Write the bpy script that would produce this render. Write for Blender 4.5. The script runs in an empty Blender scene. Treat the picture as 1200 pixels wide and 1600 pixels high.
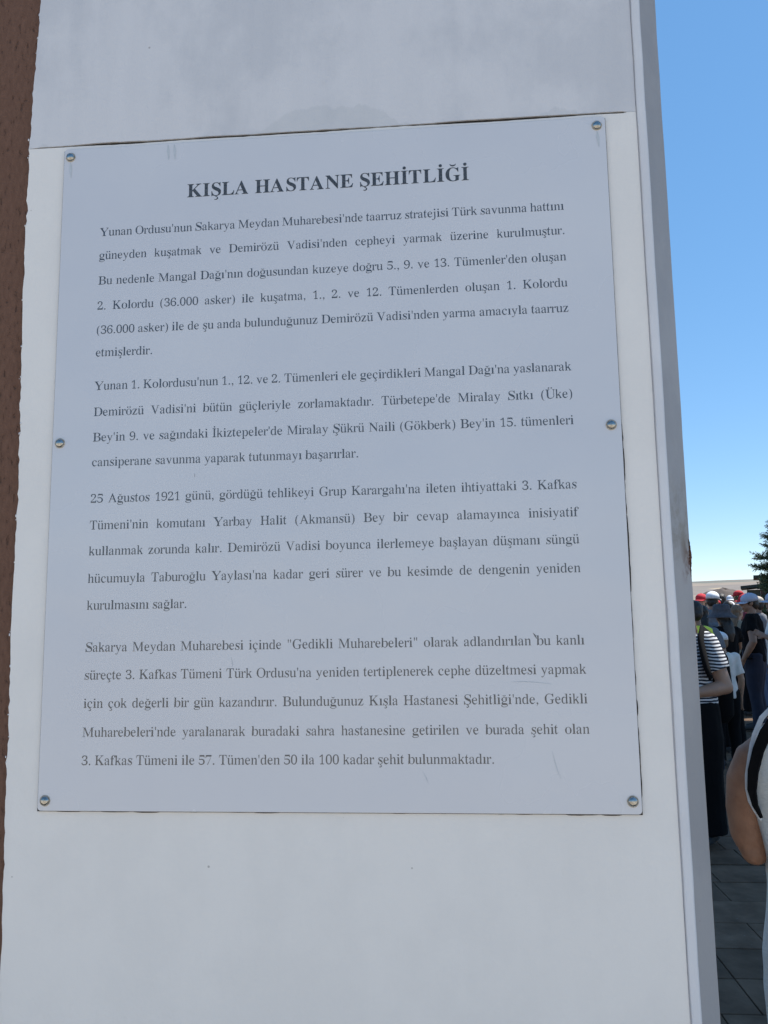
import bpy, bmesh, math, random
from mathutils import Vector, Matrix, noise
from mathutils.geometry import tessellate_polygon

random.seed(7)
R = math.radians
scene = bpy.context.scene
col = scene.collection

# ------------------------------------------------------------------ camera
cam = bpy.data.cameras.new('camera')
cam.sensor_fit = 'HORIZONTAL'; cam.sensor_width = 36.0; cam.lens = 36.0
cam.clip_start = 0.05; cam.clip_end = 12000
camo = bpy.data.objects.new('camera', cam); col.objects.link(camo)
right = Vector((0.99681708, 0.07852545, -0.01376477))
up = Vector((0.02354217, -0.12498164, 0.99187971))
back = Vector((0.07616746, -0.98904668, -0.12643249))
camo.matrix_world = Matrix(((right.x, up.x, back.x, 0.6946), (right.y, up.y, back.y, -1.3029),
                            (right.z, up.z, back.z, 1.60), (0, 0, 0, 1)))
scene.camera = camo
cam.dof.use_dof = False

# ------------------------------------------------------------------ light
SUN_AZ, SUN_EL = 70.0, 58.0          # azimuth from +Y towards +X
world = bpy.data.worlds.new('World'); scene.world = world; world.use_nodes = True
wn = world.node_tree.nodes; wl = world.node_tree.links
sky = wn.new('ShaderNodeTexSky'); sky.sky_type = 'NISHITA'; sky.sun_disc = False
sky.sun_elevation = R(SUN_EL); sky.sun_rotation = R(SUN_AZ)
sky.altitude = 3000; sky.air_density = 1.0; sky.dust_density = 0.2; sky.ozone_density = 3.0
ga = wn.new('ShaderNodeGamma'); ga.inputs[1].default_value = .5           # evens out the whole dome: clear dry summer sky
hs = wn.new('ShaderNodeHueSaturation'); hs.inputs['Saturation'].default_value = 1.65; hs.inputs['Value'].default_value = 1.8
wl.new(sky.outputs[0], ga.inputs[0]); wl.new(ga.outputs[0], hs.inputs['Color']); wl.new(hs.outputs[0], wn['Background'].inputs[0]); wn['Background'].inputs[1].default_value = 0.140
sun = bpy.data.lights.new('sun', 'SUN'); sun.energy = 4.4; sun.angle = R(0.5); sun.color = (1, .95, .88)
suno = bpy.data.objects.new('sun', sun); col.objects.link(suno)
sd = Vector((math.sin(R(SUN_AZ)) * math.cos(R(SUN_EL)), math.cos(R(SUN_AZ)) * math.cos(R(SUN_EL)), math.sin(R(SUN_EL))))
suno.rotation_euler = sd.to_track_quat('Z', 'Y').to_euler(); suno.location = sd * 50
vs = scene.view_settings
vs.view_transform = 'Standard'; vs.look = 'None'; vs.gamma = 1; vs.use_curve_mapping = False
vs.exposure = 0.76

# ------------------------------------------------------------------ helpers
def tag(o, label=None, cat=None, group=None, kind=None):
    if label: o['label'] = label
    if cat: o['category'] = cat
    if group: o['group'] = group
    if kind: o['kind'] = kind
    return o

def empty(name, loc=(0, 0, 0), rz=0.0):
    o = bpy.data.objects.new(name, None); col.objects.link(o)
    o.empty_display_size = .1; o.location = loc; o.rotation_euler = (0, 0, rz)
    return o

def link(name, me, mat=None, parent=None, smooth=False):
    o = bpy.data.objects.new(name, me); col.objects.link(o)
    if mat and not me.materials: me.materials.append(mat)
    if parent: o.parent = parent
    if smooth: me.shade_smooth()
    return o

def mesh(name, verts, faces, mat=None, parent=None, smooth=False):
    me = bpy.data.meshes.new(name); me.from_pydata([tuple(v) for v in verts], [], faces); me.update()
    return link(name, me, mat, parent, smooth)

class MB:
    """collects shapes of one mesh"""
    def __init__(s): s.v = []; s.f = []
    def add(s, v, f):
        n = len(s.v); s.v += [tuple(p) for p in v]; s.f += [tuple(i + n for i in q) for q in f]; return s
    def box(s, x0, x1, y0, y1, z0, z1):
        v = [(x, y, z) for z in (z0, z1) for y in (y0, y1) for x in (x0, x1)]
        return s.add(v, [(0, 2, 3, 1), (4, 5, 7, 6), (0, 1, 5, 4), (2, 6, 7, 3), (0, 4, 6, 2), (1, 3, 7, 5)])
    def rings(s, rs, cap=True):
        n = len(rs[0]); v = [p for r in rs for p in r]; f = []
        for i in range(len(rs) - 1):
            for j in range(n):
                k = (j + 1) % n
                f.append((i * n + j, i * n + k, (i + 1) * n + k, (i + 1) * n + j))
        if cap:
            f.append(tuple(range(n - 1, -1, -1))); f.append(tuple((len(rs) - 1) * n + j for j in range(n)))
        return s.add(v, f)
    def tube(s, pts, rad, n=14, squash=1.0, ref=None):
        pts = [Vector(p) for p in pts]
        if not hasattr(rad, '__len__'): rad = [rad] * len(pts)
        rs = []
        for i, p in enumerate(pts):
            a = pts[max(i - 1, 0)]; b = pts[min(i + 1, len(pts) - 1)]
            t = (b - a).normalized()
            r = Vector(ref) if ref else (Vector((0, 0, 1)) if abs(t.z) < .8 else Vector((0, 1, 0)))
            u = t.cross(r).normalized(); w = u.cross(t).normalized()
            rs.append([p + (u * math.cos(2 * math.pi * k / n) + w * math.sin(2 * math.pi * k / n) * squash) * rad[i] for k in range(n)])
        return s.rings(rs)
    def loft(s, secs, n=24):
        """secs: (x, y, z, rx, ry)"""
        return s.rings([[(x + rx * math.cos(2 * math.pi * k / n), y + ry * math.sin(2 * math.pi * k / n), z) for k in range(n)] for x, y, z, rx, ry in secs])
    def ell(s, c, r, n=14, m=9, rot=None):
        c = Vector(c); v = []; f = []
        for i in range(m + 1):
            th = math.pi * i / m
            for k in range(n):
                p = Vector((r[0] * math.sin(th) * math.cos(2 * math.pi * k / n), r[1] * math.sin(th) * math.sin(2 * math.pi * k / n), r[2] * math.cos(th)))
                if rot: p = rot @ p
                v.append(c + p)
        for i in range(m):
            for k in range(n):
                j = (k + 1) % n
                f.append((i * n + k, (i + 1) * n + k, (i + 1) * n + j, i * n + j))
        return s.add(v, f)
    def build(s, name, mat=None, parent=None, smooth=False): return mesh(name, s.v, s.f, mat, parent, smooth)
    def remesh(s, name, mat, parent, vox, it=3, disp=0, dscale=8, seed=0):
        me = bpy.data.meshes.new(name + '_src'); me.from_pydata(s.v, [], s.f); me.update()
        bm = bmesh.new(); bm.from_mesh(me); bmesh.ops.remove_doubles(bm, verts=bm.verts, dist=1e-6)
        bmesh.ops.recalc_face_normals(bm, faces=bm.faces); bm.to_mesh(me); bm.free()
        t = bpy.data.objects.new('tmp', me); col.objects.link(t)
        r = t.modifiers.new('r', 'REMESH'); r.mode = 'VOXEL'; r.voxel_size = vox
        if it:
            q = t.modifiers.new('s', 'SMOOTH'); q.factor = .5; q.iterations = it
        dg = bpy.context.evaluated_depsgraph_get(); dg.update()
        m2 = bpy.data.meshes.new_from_object(t.evaluated_get(dg)); m2.name = name
        bpy.data.objects.remove(t); bpy.data.meshes.remove(me)
        if disp:
            nrm = [v.normal.copy() for v in m2.vertices]
            for v, nn in zip(m2.vertices, nrm):
                p = v.co
                q = Vector((p.x * dscale, p.y * dscale, p.z * dscale * .55 + seed * 9.1))
                v.co = p + nn * disp * (noise.noise(q) + .5 * noise.noise(q * 2.3))
        m2.materials.clear(); m2.materials.append(mat)
        return link(name, m2, None, parent, True)

# ------------------------------------------------------------------ materials
def nodes(name):
    m = bpy.data.materials.new(name); m.use_nodes = True
    return m, m.node_tree.nodes, m.node_tree.links, m.node_tree.nodes['Principled BSDF']

def N(nt, t, **k):
    n = nt.new(t)
    for a, b in k.items(): setattr(n, a, b)
    return n

def mat(name, c, rough=.7, c2=None, scale=8, bump=0.0, bscale=60, metal=0, stretch=(1, 1, 1), spec=.5, detail=5, rand=0.0, coat=0, sss=0):
    m, n, l, p = nodes(name)
    p.inputs['Roughness'].default_value = rough; p.inputs['Metallic'].default_value = metal
    p.inputs['Specular IOR Level'].default_value = spec; p.inputs['Coat Weight'].default_value = coat
    if sss:
        p.inputs['Subsurface Weight'].default_value = sss; p.inputs['Subsurface Radius'].default_value = (.02, .008, .004)
    tc = N(n, 'ShaderNodeTexCoord'); mp = N(n, 'ShaderNodeMapping'); mp.inputs['Scale'].default_value = stretch
    l.new(tc.outputs['Object'], mp.inputs[0])
    c2 = c2 or tuple(x * .8 for x in c)
    nz = N(n, 'ShaderNodeTexNoise'); nz.inputs['Scale'].default_value = scale; nz.inputs['Detail'].default_value = detail
    l.new(mp.outputs[0], nz.inputs['Vector'])
    cr = N(n, 'ShaderNodeValToRGB'); cr.color_ramp.elements[0].position = .35; cr.color_ramp.elements[1].position = .65
    cr.color_ramp.elements[0].color = (*c2, 1); cr.color_ramp.elements[1].color = (*c, 1)
    l.new(nz.outputs['Fac'], cr.inputs[0])
    out = cr.outputs[0]
    if rand:
        oi = N(n, 'ShaderNodeObjectInfo'); hs = N(n, 'ShaderNodeHueSaturation')
        mr = N(n, 'ShaderNodeMapRange'); mr.inputs['To Min'].default_value = 1 - rand; mr.inputs['To Max'].default_value = 1 + rand
        l.new(oi.outputs['Random'], mr.inputs[0]); l.new(mr.outputs[0], hs.inputs['Value']); l.new(out, hs.inputs['Color']); out = hs.outputs[0]
    l.new(out, p.inputs['Base Color'])
    if bump:
        b = N(n, 'ShaderNodeBump'); b.inputs['Strength'].default_value = 1; b.inputs['Distance'].default_value = bump
        nb = N(n, 'ShaderNodeTexNoise'); nb.inputs['Scale'].default_value = bscale; nb.inputs['Detail'].default_value = 6
        l.new(mp.outputs[0], nb.inputs['Vector']); l.new(nb.outputs['Fac'], b.inputs['Height']); l.new(b.outputs[0], p.inputs['Normal'])
    return m

def paint_mat(name, base, dark, streak=1.0, grime=0.0, rust=False):
    """hand brushed white masonry paint: vertical brush marks, faint patches, grime along the joint"""
    m, n, l, p = nodes(name)
    tc = N(n, 'ShaderNodeTexCoord')
    def tex(sc, scale, detail=5, rough=.5):
        mp = N(n, 'ShaderNodeMapping'); mp.inputs['Scale'].default_value = sc; l.new(tc.outputs['Object'], mp.inputs[0])
        t = N(n, 'ShaderNodeTexNoise'); t.inputs['Scale'].default_value = scale; t.inputs['Detail'].default_value = detail
        t.inputs['Roughness'].default_value = rough; l.new(mp.outputs[0], t.inputs['Vector']); return t.outputs['Fac']
    def math_(op, a, b=None, c=None):
        q = N(n, 'ShaderNodeMath', operation=op)
        for i, x in enumerate((a, b, c)):
            if x is None: continue
            if hasattr(x, 'node'): l.new(x, q.inputs[i])
            else: q.inputs[i].default_value = x
        return q.outputs[0]
    def rng(v, a, b, c=0., d=1.):
        q = N(n, 'ShaderNodeMapRange'); q.interpolation_type = 'SMOOTHSTEP'
        l.new(v, q.inputs[0])
        for i, x in zip((1, 2, 3, 4), (a, b, c, d)): q.inputs[i].default_value = x
        return q.outputs[0]
    brush = tex((1, 1, .07), 75, 4, .6); brush2 = tex((1, 1, .12), 22, 5, .6)
    patch = tex((1, 1, .8), 4.2, 7, .62); cloud = tex((1, 1, 1), 1.2, 2)
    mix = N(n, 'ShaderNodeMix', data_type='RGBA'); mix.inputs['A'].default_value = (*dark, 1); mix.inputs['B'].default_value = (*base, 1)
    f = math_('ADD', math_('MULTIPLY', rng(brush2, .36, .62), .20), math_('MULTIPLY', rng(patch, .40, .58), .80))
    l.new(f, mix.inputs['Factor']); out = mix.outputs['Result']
    sep = N(n, 'ShaderNodeSeparateXYZ'); l.new(tc.outputs['Object'], sep.inputs[0])
    # small dark specks and chips
    vor = N(n, 'ShaderNodeTexVoronoi'); vor.inputs['Scale'].default_value = 14; l.new(tc.outputs['Object'], vor.inputs['Vector'])
    spk = rng(vor.outputs['Distance'], .022, .034, 1, 0)
    mx = N(n, 'ShaderNodeMix', data_type='RGBA'); l.new(math_('MULTIPLY', spk, .55), mx.inputs['Factor']); l.new(out, mx.inputs['A'])
    mx.inputs['B'].default_value = (.22, .19, .16, 1); out = mx.outputs['Result']
    if grime:
        # irregular grey water marks standing on the joint at z = 2.481
        hgt = math_('SUBTRACT', sep.outputs['Z'], 2.481)
        lim = math_('MULTIPLY', rng(tex((1, 1, 0), 3.1, 2, .4), .46, .66), .050)
        edge = math_('ADD', lim, math_('MULTIPLY', math_('SUBTRACT', tex((1, 1, .3), 55, 3), .5), .030))
        g = rng(math_('SUBTRACT', edge, hgt), 0., .006)
        mg = N(n, 'ShaderNodeMix', data_type='RGBA'); l.new(math_('MULTIPLY', g, grime), mg.inputs['Factor']); l.new(out, mg.inputs['A'])
        mg.inputs['B'].default_value = (.44, .45, .45, 1); out = mg.outputs['Result']
    if rust:
        z = sep.outputs['Z']; x = sep.outputs['X']
        cz = math_('ABSOLUTE', math_('SUBTRACT', z, 1.678)); nzr = tex((1, 1, .6), 28, 5, .65)
        edgeness = rng(x, 1.086, 1.113)
        r = math_('MULTIPLY', math_('MULTIPLY', rng(cz, .02, .055, 1, 0), edgeness), rng(nzr, .42, .56))
        mr = N(n, 'ShaderNodeMix', data_type='RGBA'); l.new(r, mr.inputs['Factor']); l.new(out, mr.inputs['A'])
        mr.inputs['B'].default_value = (.10, .035, .015, 1); out = mr.outputs['Result']
        dz = math_('ABSOLUTE', math_('SUBTRACT', z, 1.74)); dr = math_('MULTIPLY', rng(dz, .02, .10, 1, 0), rng(tex((1, 1, .7), 26, 6, .7), .40, .66))
        md = N(n, 'ShaderNodeMix', data_type='RGBA'); l.new(math_('MULTIPLY', dr, .6), md.inputs['Factor']); l.new(out, md.inputs['A'])
        md.inputs['B'].default_value = (.19, .17, .13, 1); out = md.outputs['Result']
    l.new(out, p.inputs['Base Color']); p.inputs['Roughness'].default_value = .55
    b = N(n, 'ShaderNodeBump'); b.inputs['Distance'].default_value = .0022 * streak; b.inputs['Strength'].default_value = .8
    hh = math_('ADD', math_('MULTIPLY', brush, .35), math_('ADD', math_('MULTIPLY', brush2, .5), math_('MULTIPLY', cloud, 3.0)))
    l.new(hh, b.inputs['Height'])
    b2 = N(n, 'ShaderNodeBump'); b2.inputs['Distance'].default_value = .0012; b2.inputs['Strength'].default_value = .5
    l.new(tex((1, 1, 1), 150, 4), b2.inputs['Height']); l.new(b.outputs[0], b2.inputs['Normal']); l.new(b2.outputs[0], p.inputs['Normal'])
    return m

M = {}
M['clad'] = paint_mat('white_masonry_paint', (.63, .615, .62), (.535, .53, .545), 1.0, .30)
M['clad_low'] = paint_mat('bounce_tinted_wall_paint', (.755, .72, .68), (.72, .688, .652), .6)  # lower board lighter and warmer: ground bounce put into the paint
M['chamfer'] = paint_mat('shade_toned_edge_paint', (.345, .335, .335), (.295, .29, .295), .35, rust=True)  # chamfer greyed to hold the shade of its turned face; rust is its own
M['bead'] = paint_mat('bead_paint', (.66, .65, .66), (.60, .595, .61), .4)
M['dark_gap'] = mat('gap_dirt_and_shade', (.05, .035, .025), .9, (.02, .016, .012), 40)  # dirt in the joint, painted shadow around the panel
M['rust'] = mat('rust', (.11, .04, .018), .9, (.035, .014, .008), 60, .002, 120)
M['stucco'] = None
M['chrome'] = mat('screw_steel', (.46, .46, .44), .20, (.30, .28, .25), 300, metal=1)
M['concrete'] = mat('canopy_concrete', (.42, .40, .37), .85, (.34, .33, .31), 3, .004, 30)

def stucco():
    m, n, l, p = nodes('brown_stucco')
    tc = N(n, 'ShaderNodeTexCoord')
    a = N(n, 'ShaderNodeTexNoise'); a.inputs['Scale'].default_value = 210; a.inputs['Detail'].default_value = 4; l.new(tc.outputs['Object'], a.inputs['Vector'])
    mp = N(n, 'ShaderNodeMapping'); mp.inputs['Rotation'].default_value = (0, R(-35), 0); mp.inputs['Scale'].default_value = (1, 1, .35); l.new(tc.outputs['Object'], mp.inputs[0])
    w = N(n, 'ShaderNodeTexNoise'); w.inputs['Scale'].default_value = 150; w.inputs['Detail'].default_value = 3; l.new(mp.outputs[0], w.inputs['Vector'])
    c = N(n, 'ShaderNodeValToRGB'); c.color_ramp.elements[0].color = (.112, .054, .033, 1); c.color_ramp.elements[1].color = (.152, .077, .050, 1)
    c.color_ramp.elements[0].position = .3; c.color_ramp.elements[1].position = .7
    l.new(w.outputs['Fac'], c.inputs[0]); l.new(c.outputs[0], p.inputs['Base Color']); p.inputs['Roughness'].default_value = .9
    b = N(n, 'ShaderNodeBump'); b.inputs['Distance'].default_value = .004; b.inputs['Strength'].default_value = .9
    r = N(n, 'ShaderNodeMapRange'); r.inputs[1].default_value = .24; r.inputs[2].default_value = .37; l.new(w.outputs['Fac'], r.inputs[0])
    s = N(n, 'ShaderNodeMath', operation='MULTIPLY_ADD'); l.new(a.outputs['Fac'], s.inputs[0]); s.inputs[1].default_value = .4; l.new(r.outputs[0], s.inputs[2])
    l.new(s.outputs[0], b.inputs['Height']); l.new(b.outputs[0], p.inputs['Normal'])
    return m
M['stucco'] = stucco()

# ------------------------------------------------------------------ ground, paving, hills
def rnd(a, b): return random.uniform(a, b)
M['soil'] = mat('dry_soil', (.30, .24, .17), .95, (.22, .175, .12), .4, .01, 8)
M['grout'] = mat('dark_grout', (.018, .018, .018), .95, (.01, .01, .01), 20)
def slate():
    m, n, l, p = nodes('basalt_stone')
    tc = N(n, 'ShaderNodeTexCoord'); oi = N(n, 'ShaderNodeObjectInfo'); geo = N(n, 'ShaderNodeNewGeometry')
    ad = N(n, 'ShaderNodeVectorMath', operation='ADD'); l.new(geo.outputs['Position'], ad.inputs[0])
    a = N(n, 'ShaderNodeTexNoise'); a.inputs['Scale'].default_value = 6; a.inputs['Detail'].default_value = 8; a.inputs['Roughness'].default_value = .65
    l.new(ad.outputs[0], a.inputs['Vector'])
    c = N(n, 'ShaderNodeValToRGB'); c.color_ramp.elements[0].color = (.098, .062, .040, 1); c.color_ramp.elements[1].color = (.170, .110, .072, 1)
    c.color_ramp.elements[0].position = .34; c.color_ramp.elements[1].position = .68
    l.new(a.outputs['Fac'], c.inputs[0])
    b = N(n, 'ShaderNodeTexNoise'); b.inputs['Scale'].default_value = 42; b.inputs['Detail'].default_value = 4; l.new(ad.outputs[0], b.inputs['Vector'])
    r = N(n, 'ShaderNodeMapRange'); r.inputs[1].default_value = .68; r.inputs[2].default_value = .76; r.inputs[4].default_value = .55; l.new(b.outputs['Fac'], r.inputs[0])
    mx = N(n, 'ShaderNodeMix', data_type='RGBA'); l.new(r.outputs[0], mx.inputs['Factor']); l.new(c.outputs[0], mx.inputs['A']); mx.inputs['B'].default_value = (.20, .19, .175, 1)
    hs = N(n, 'ShaderNodeHueSaturation'); mr = N(n, 'ShaderNodeMapRange'); mr.inputs[3].default_value = .82; mr.inputs[4].default_value = 1.2
    l.new(geo.outputs['Random Per Island'], mr.inputs[0]); l.new(mr.outputs[0], hs.inputs['Value']); l.new(mx.outputs['Result'], hs.inputs['Color'])
    hs2 = N(n, 'ShaderNodeHueSaturation'); mr2 = N(n, 'ShaderNodeMapRange'); mr2.inputs[3].default_value = .85; mr2.inputs[4].default_value = 1.2
    l.new(oi.outputs['Random'], mr2.inputs[0]); l.new(mr2.outputs[0], hs2.inputs['Value']); l.new(hs.outputs[0], hs2.inputs['Color'])
    l.new(hs2.outputs[0], p.inputs['Base Color'])
    p.inputs['Roughness'].default_value = .85; p.inputs['Specular IOR Level'].default_value = .12
    bm_ = N(n, 'ShaderNodeBump'); bm_.inputs['Distance'].default_value = .003; l.new(a.outputs['Fac'], bm_.inputs['Height']); l.new(bm_.outputs[0], p.inputs['Normal'])
    return m
M['slate'] = slate()

g = mesh('ground', [(-400, -400, -.06), (400, -400, -.06), (400, 400, -.06), (-400, 400, -.06)], [(0, 1, 2, 3)], M['soil'])
tag(g, 'dry brown soil of the steppe around the paved plaza', kind='structure')
pav = MB().box(-9, 22, -.62, 30, -.055, -.014).build('pavement', M['grout'])
tag(pav, 'plaza paved with dark grey basalt stones laid in rows', kind='structure')
M['lime'] = mat('pale_limestone', (.55, .49, .40), .85, (.47, .42, .34), 2.5, .004, 25)
tag(MB().box(-40, 40, -60, -.625, -.055, -.002).build('forecourt', M['lime']), 'pale limestone forecourt behind the viewer, unseen, added to bounce light', kind='structure')  # pale ground out of view, put here to bounce sunlight onto the wall
sv = [(-.297, -.147, -.016), (.297, -.147, -.016), (.297, .147, -.016), (-.297, .147, -.016),
      (-.297, -.147, -.002), (.297, -.147, -.002), (.297, .147, -.002), (-.297, .147, -.002),
      (-.294, -.144, 0), (.294, -.144, 0), (.294, .144, 0), (-.294, .144, 0)]
sf = [(8, 9, 10, 11)] + [(i, (i + 1) % 4, 4 + (i + 1) % 4, 4 + i) for i in range(4)] + [(4 + i, 4 + (i + 1) % 4, 8 + (i + 1) % 4, 8 + i) for i in range(4)]
stone_me = bpy.data.meshes.new('paving_stone'); stone_me.from_pydata(sv, [], sf); stone_me.materials.append(M['slate'])
rest = MB()
for k in range(-36, 93):
    y = 2.20 + .30 * k
    if y > 29.8 or y < -.45: continue
    if y > 3.75: y += .022                  # wide movement joint at y = 3.83
    off = [.155, .105, .31, .05, .245, .46][k % 6] if k not in (0, 4) else (.155 if k == 0 else .465)
    if k == -1: off = 0.0 + 1.745 - .6 * 2
    if k == 2: off = 2.18 - 1.8
    if k == 4: off = 2.215 - 1.8
    if k == 0: off = 1.905 - 1.8
    x = -8.7 + (off + 8.7) % .6 - .3
    while x < 21.6:
        x += .6
        if -.1 < y < .42 and x < .75: continue
        lo = .69 + .335 * (y + 1.3) - .35; hi = .69 + .44 * (y + 1.3) + .35
        if 1.3 < y < 12 and lo < x < hi:
            o = bpy.data.objects.new('paving_stone', stone_me); col.objects.link(o); o.parent = pav
            o.location = (x, y, rnd(-.0015, .0015)); o.rotation_euler = (rnd(-.002, .002), rnd(-.002, .002), rnd(-.002, .002))
        else:
            dz = rnd(-.0015, .0015); rest.add([(a + x, b + y, c + dz) for a, b, c in sv], sf)
tag(rest.build('paving_stones', M['slate'], pav), kind='stuff')

def hills():
    m, n, l, p = nodes('steppe_fields')
    geo = N(n, 'ShaderNodeNewGeometry')
    mp = N(n, 'ShaderNodeMapping'); mp.inputs['Scale'].default_value = (.007, .0045, .02); mp.inputs['Rotation'].default_value = (0, 0, .5); l.new(geo.outputs['Position'], mp.inputs[0])
    v = N(n, 'ShaderNodeTexVoronoi'); v.inputs['Scale'].default_value = 1; l.new(mp.outputs[0], v.inputs['Vector'])
    c = N(n, 'ShaderNodeValToRGB'); c.color_ramp.interpolation = 'CONSTANT'
    e = c.color_ramp.elements; e[0].color = (.25, .205, .16, 1); e[1].position = .3; e[1].color = (.195, .17, .14, 1)
    for pos, cc in ((.5, (.38, .30, .20, 1)), (.62, (.20, .17, .145, 1)), (.82, (.14, .145, .12, 1))):
        q = e.new(pos); q.color = cc
    sp = N(n, 'ShaderNodeSeparateColor'); l.new(v.outputs['Color'], sp.inputs[0]); l.new(sp.outputs[0], c.inputs[0])
    nz = N(n, 'ShaderNodeTexNoise'); nz.inputs['Scale'].default_value = .02; nz.inputs['Detail'].default_value = 8; l.new(geo.outputs['Position'], nz.inputs['Vector'])
    mx = N(n, 'ShaderNodeMix', data_type='RGBA'); mx.blend_type = 'MULTIPLY'; mx.inputs['Factor'].default_value = .5
    l.new(c.outputs[0], mx.inputs['A']); cr = N(n, 'ShaderNodeValToRGB'); cr.color_ramp.elements[0].color = (.6, .6, .6, 1); cr.color_ramp.elements[0].position = .3; cr.color_ramp.elements[1].position = .65
    l.new(nz.outputs['Fac'], cr.inputs[0]); l.new(cr.outputs[0], mx.inputs['B'])
    l.new(mx.outputs['Result'], p.inputs['Base Color']); p.inputs['Roughness'].default_value = 1
    return m
M['fields'] = hills()
vv = []; ff = []; NA, NR = 240, 46
for i in range(NR):
    t = i / (NR - 1); r = 60 * (75 ** t)
    for a in range(NA):
        th = 2 * math.pi * a / NA; x = r * math.sin(th); y = r * math.cos(th)
        s = max(0, min(1, (r - 350) / 2100)); s = s * s * (3 - 2 * s)
        ridge = 66 + 17 * math.sin((th - .33) * 2.1 + .35) + 6 * noise.noise(Vector((math.sin(th) * 4, math.cos(th) * 4, 3)))
        ridge += 5 * noise.noise(Vector((math.sin(th) * 19, math.cos(th) * 19, 1))) * s
        und = 5 * noise.noise(Vector((x * .003, y * .003, 0))) * min(1, max(0, (r - 150) / 500))
        z = -.05 - 2.2 * max(0, min(1, (r - 60) / 60)) + s * ridge + und - max(0, (r - 2600) * .03)
        if i == 0: z = -.05
        vv.append((x, y, z))
for i in range(NR - 1):
    for a in range(NA):
        b = (a + 1) % NA; ff.append((i * NA + a, i * NA + b, (i + 1) * NA + b, (i + 1) * NA + a))
tag(mesh('hills', vv, ff, M['fields'], smooth=True), 'dry tan hills with patchwork of harvested fields on the horizon', kind='structure')

mv = []; mf = []
for i in range(13):
    for j in range(25):
        u = i / 12; th = 2 * math.pi * j / 24
        z = 2.48 * (1 - u * u) * (1 + .06 * noise.noise(Vector((u * 4, math.cos(th) * 2, math.sin(th) * 2))))
        mv.append((13.85 + 2.0 * u * math.cos(th) * 1.35, 36.5 + 3.4 * u * math.sin(th), z - .12))
for i in range(12):
    for j in range(24): mf.append((i * 25 + j, (i + 1) * 25 + j, (i + 1) * 25 + j + 1, i * 25 + j + 1))
M['mound'] = mat('bare_brown_earth', (.11, .085, .07), .95, (.075, .06, .05), 3, .03, 10)
tag(mesh('mound', mv, mf, M['mound'], smooth=True), 'low rounded mound of bare brown earth beyond the crowd', kind='structure')

# ------------------------------------------------------------------ the pillar
pil = empty('pillar', (.51, .25, 0)); PX, PY = -.51, -.25
tag(pil, 'white painted pillar with peeling edge that carries the text panel', 'pillar')
def off(o): o.location = (PX, PY, 0); return o
YF = .003
def left_edge(z):
    pts = [(0, -.054), (1.08, -.056), (1.29, -.061), (1.45, -.062), (1.6, -.066), (1.8, -.064), (1.95, -.067), (2.07, -.070), (2.2, -.073), (2.48, -.0735), (2.6, -.0715), (2.7, -.068), (2.8, -.0645), (3.8, -.06)]
    for (a, xa), (b, xb) in zip(pts, pts[1:]):
        if a <= z <= b:
            return xa + (xb - xa) * (z - a) / (b - a) + .0026 * noise.noise(Vector((0, 0, z * 24))) + .0024 * noise.noise(Vector((3, 0, z * 95)))
    return -.06
def cladding(name, z0f, z1f, z0, z1, nz, m):
    """front board with ragged left edge; z0f/z1f give the lower/upper edge at x"""
    xs = [None] + [(-.05 + 1.106 * i / 150) for i in range(151)]; NX = len(xs)
    v = []; f = []
    for j in range(nz + 1):
        for i, x in enumerate(xs):
            zt = z0 + (z1 - z0) * j / nz
            if x is None: x = left_edge(zt)
            z = z0f(x) + (z1f(x) - z0f(x)) * j / nz
            y = YF - .0006 * noise.noise(Vector((x * 5, z * 3, 2)))
            if i == 0: y += .0015
            if z1 > 3: y -= .0   # lip swells over the joint
            v.append((x, y, z))
    n0 = len(v)
    for j in range(nz):
        for i in range(NX - 1):
            a = j * NX + i; f.append((a, a + 1, a + 1 + NX, a + NX))
    def skirt(idx):
        b = len(v); L_ = len(idx)
        for k in idx: v.append(v[k])
        for k in idx: v.append((v[k][0], .03, v[k][2]))
        for q in range(L_ - 1): f.append((b + q, b + q + 1, b + L_ + q + 1, b + L_ + q))
    skirt([i for i in range(NX)][::-1]); skirt([nz * NX + i for i in range(NX)])
    skirt([j * NX for j in range(nz + 1)]); skirt([j * NX + NX - 1 for j in range(nz, -1, -1)])
    return off(mesh(name, v, f, m, pil, True))
def gapw(x):
    w = .0006 + .0022 * max(0, noise.noise(Vector((x * 6.1, 0, 5))) + .25) + .0008 * noise.noise(Vector((x * 60, 0, 1)))
    w += .0030 * math.exp(-((x - .86) / .13) ** 2) + .0018 * math.exp(-((x - .10) / .1) ** 2) + .0022 * math.exp(-((x - .42) / .2) ** 2)
    if x < -.06 or x > 1.035: w = .0002
    return max(w * 1.6, .0004)
zj = lambda x: 2.4795 + .0012 * noise.noise(Vector((x * 9, 1, 0)))
cladding('cladding_board', lambda x: zj(x) + gapw(x) * .5, lambda x: 3.8, 2.48, 3.8, 150, M['clad'])
low = cladding('cladding_board', lambda x: -.01, lambda x: zj(x) - gapw(x) * .5, 0, 2.478, 240, M['clad_low'])
off(MB().box(-.068, 1.054, .0062, .028, 2.46, 2.50).build('joint_filler', M['dark_gap'], pil))
off(MB().box(1.050, 1.060, .0052, .03, -.01, 3.8).build('bead_filler', M['bead'], pil))
# core of the pillar
off(MB().box(-.050, 1.113, .045, .50, -.01, 3.8).build('core', M['chamfer'], pil))
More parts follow.
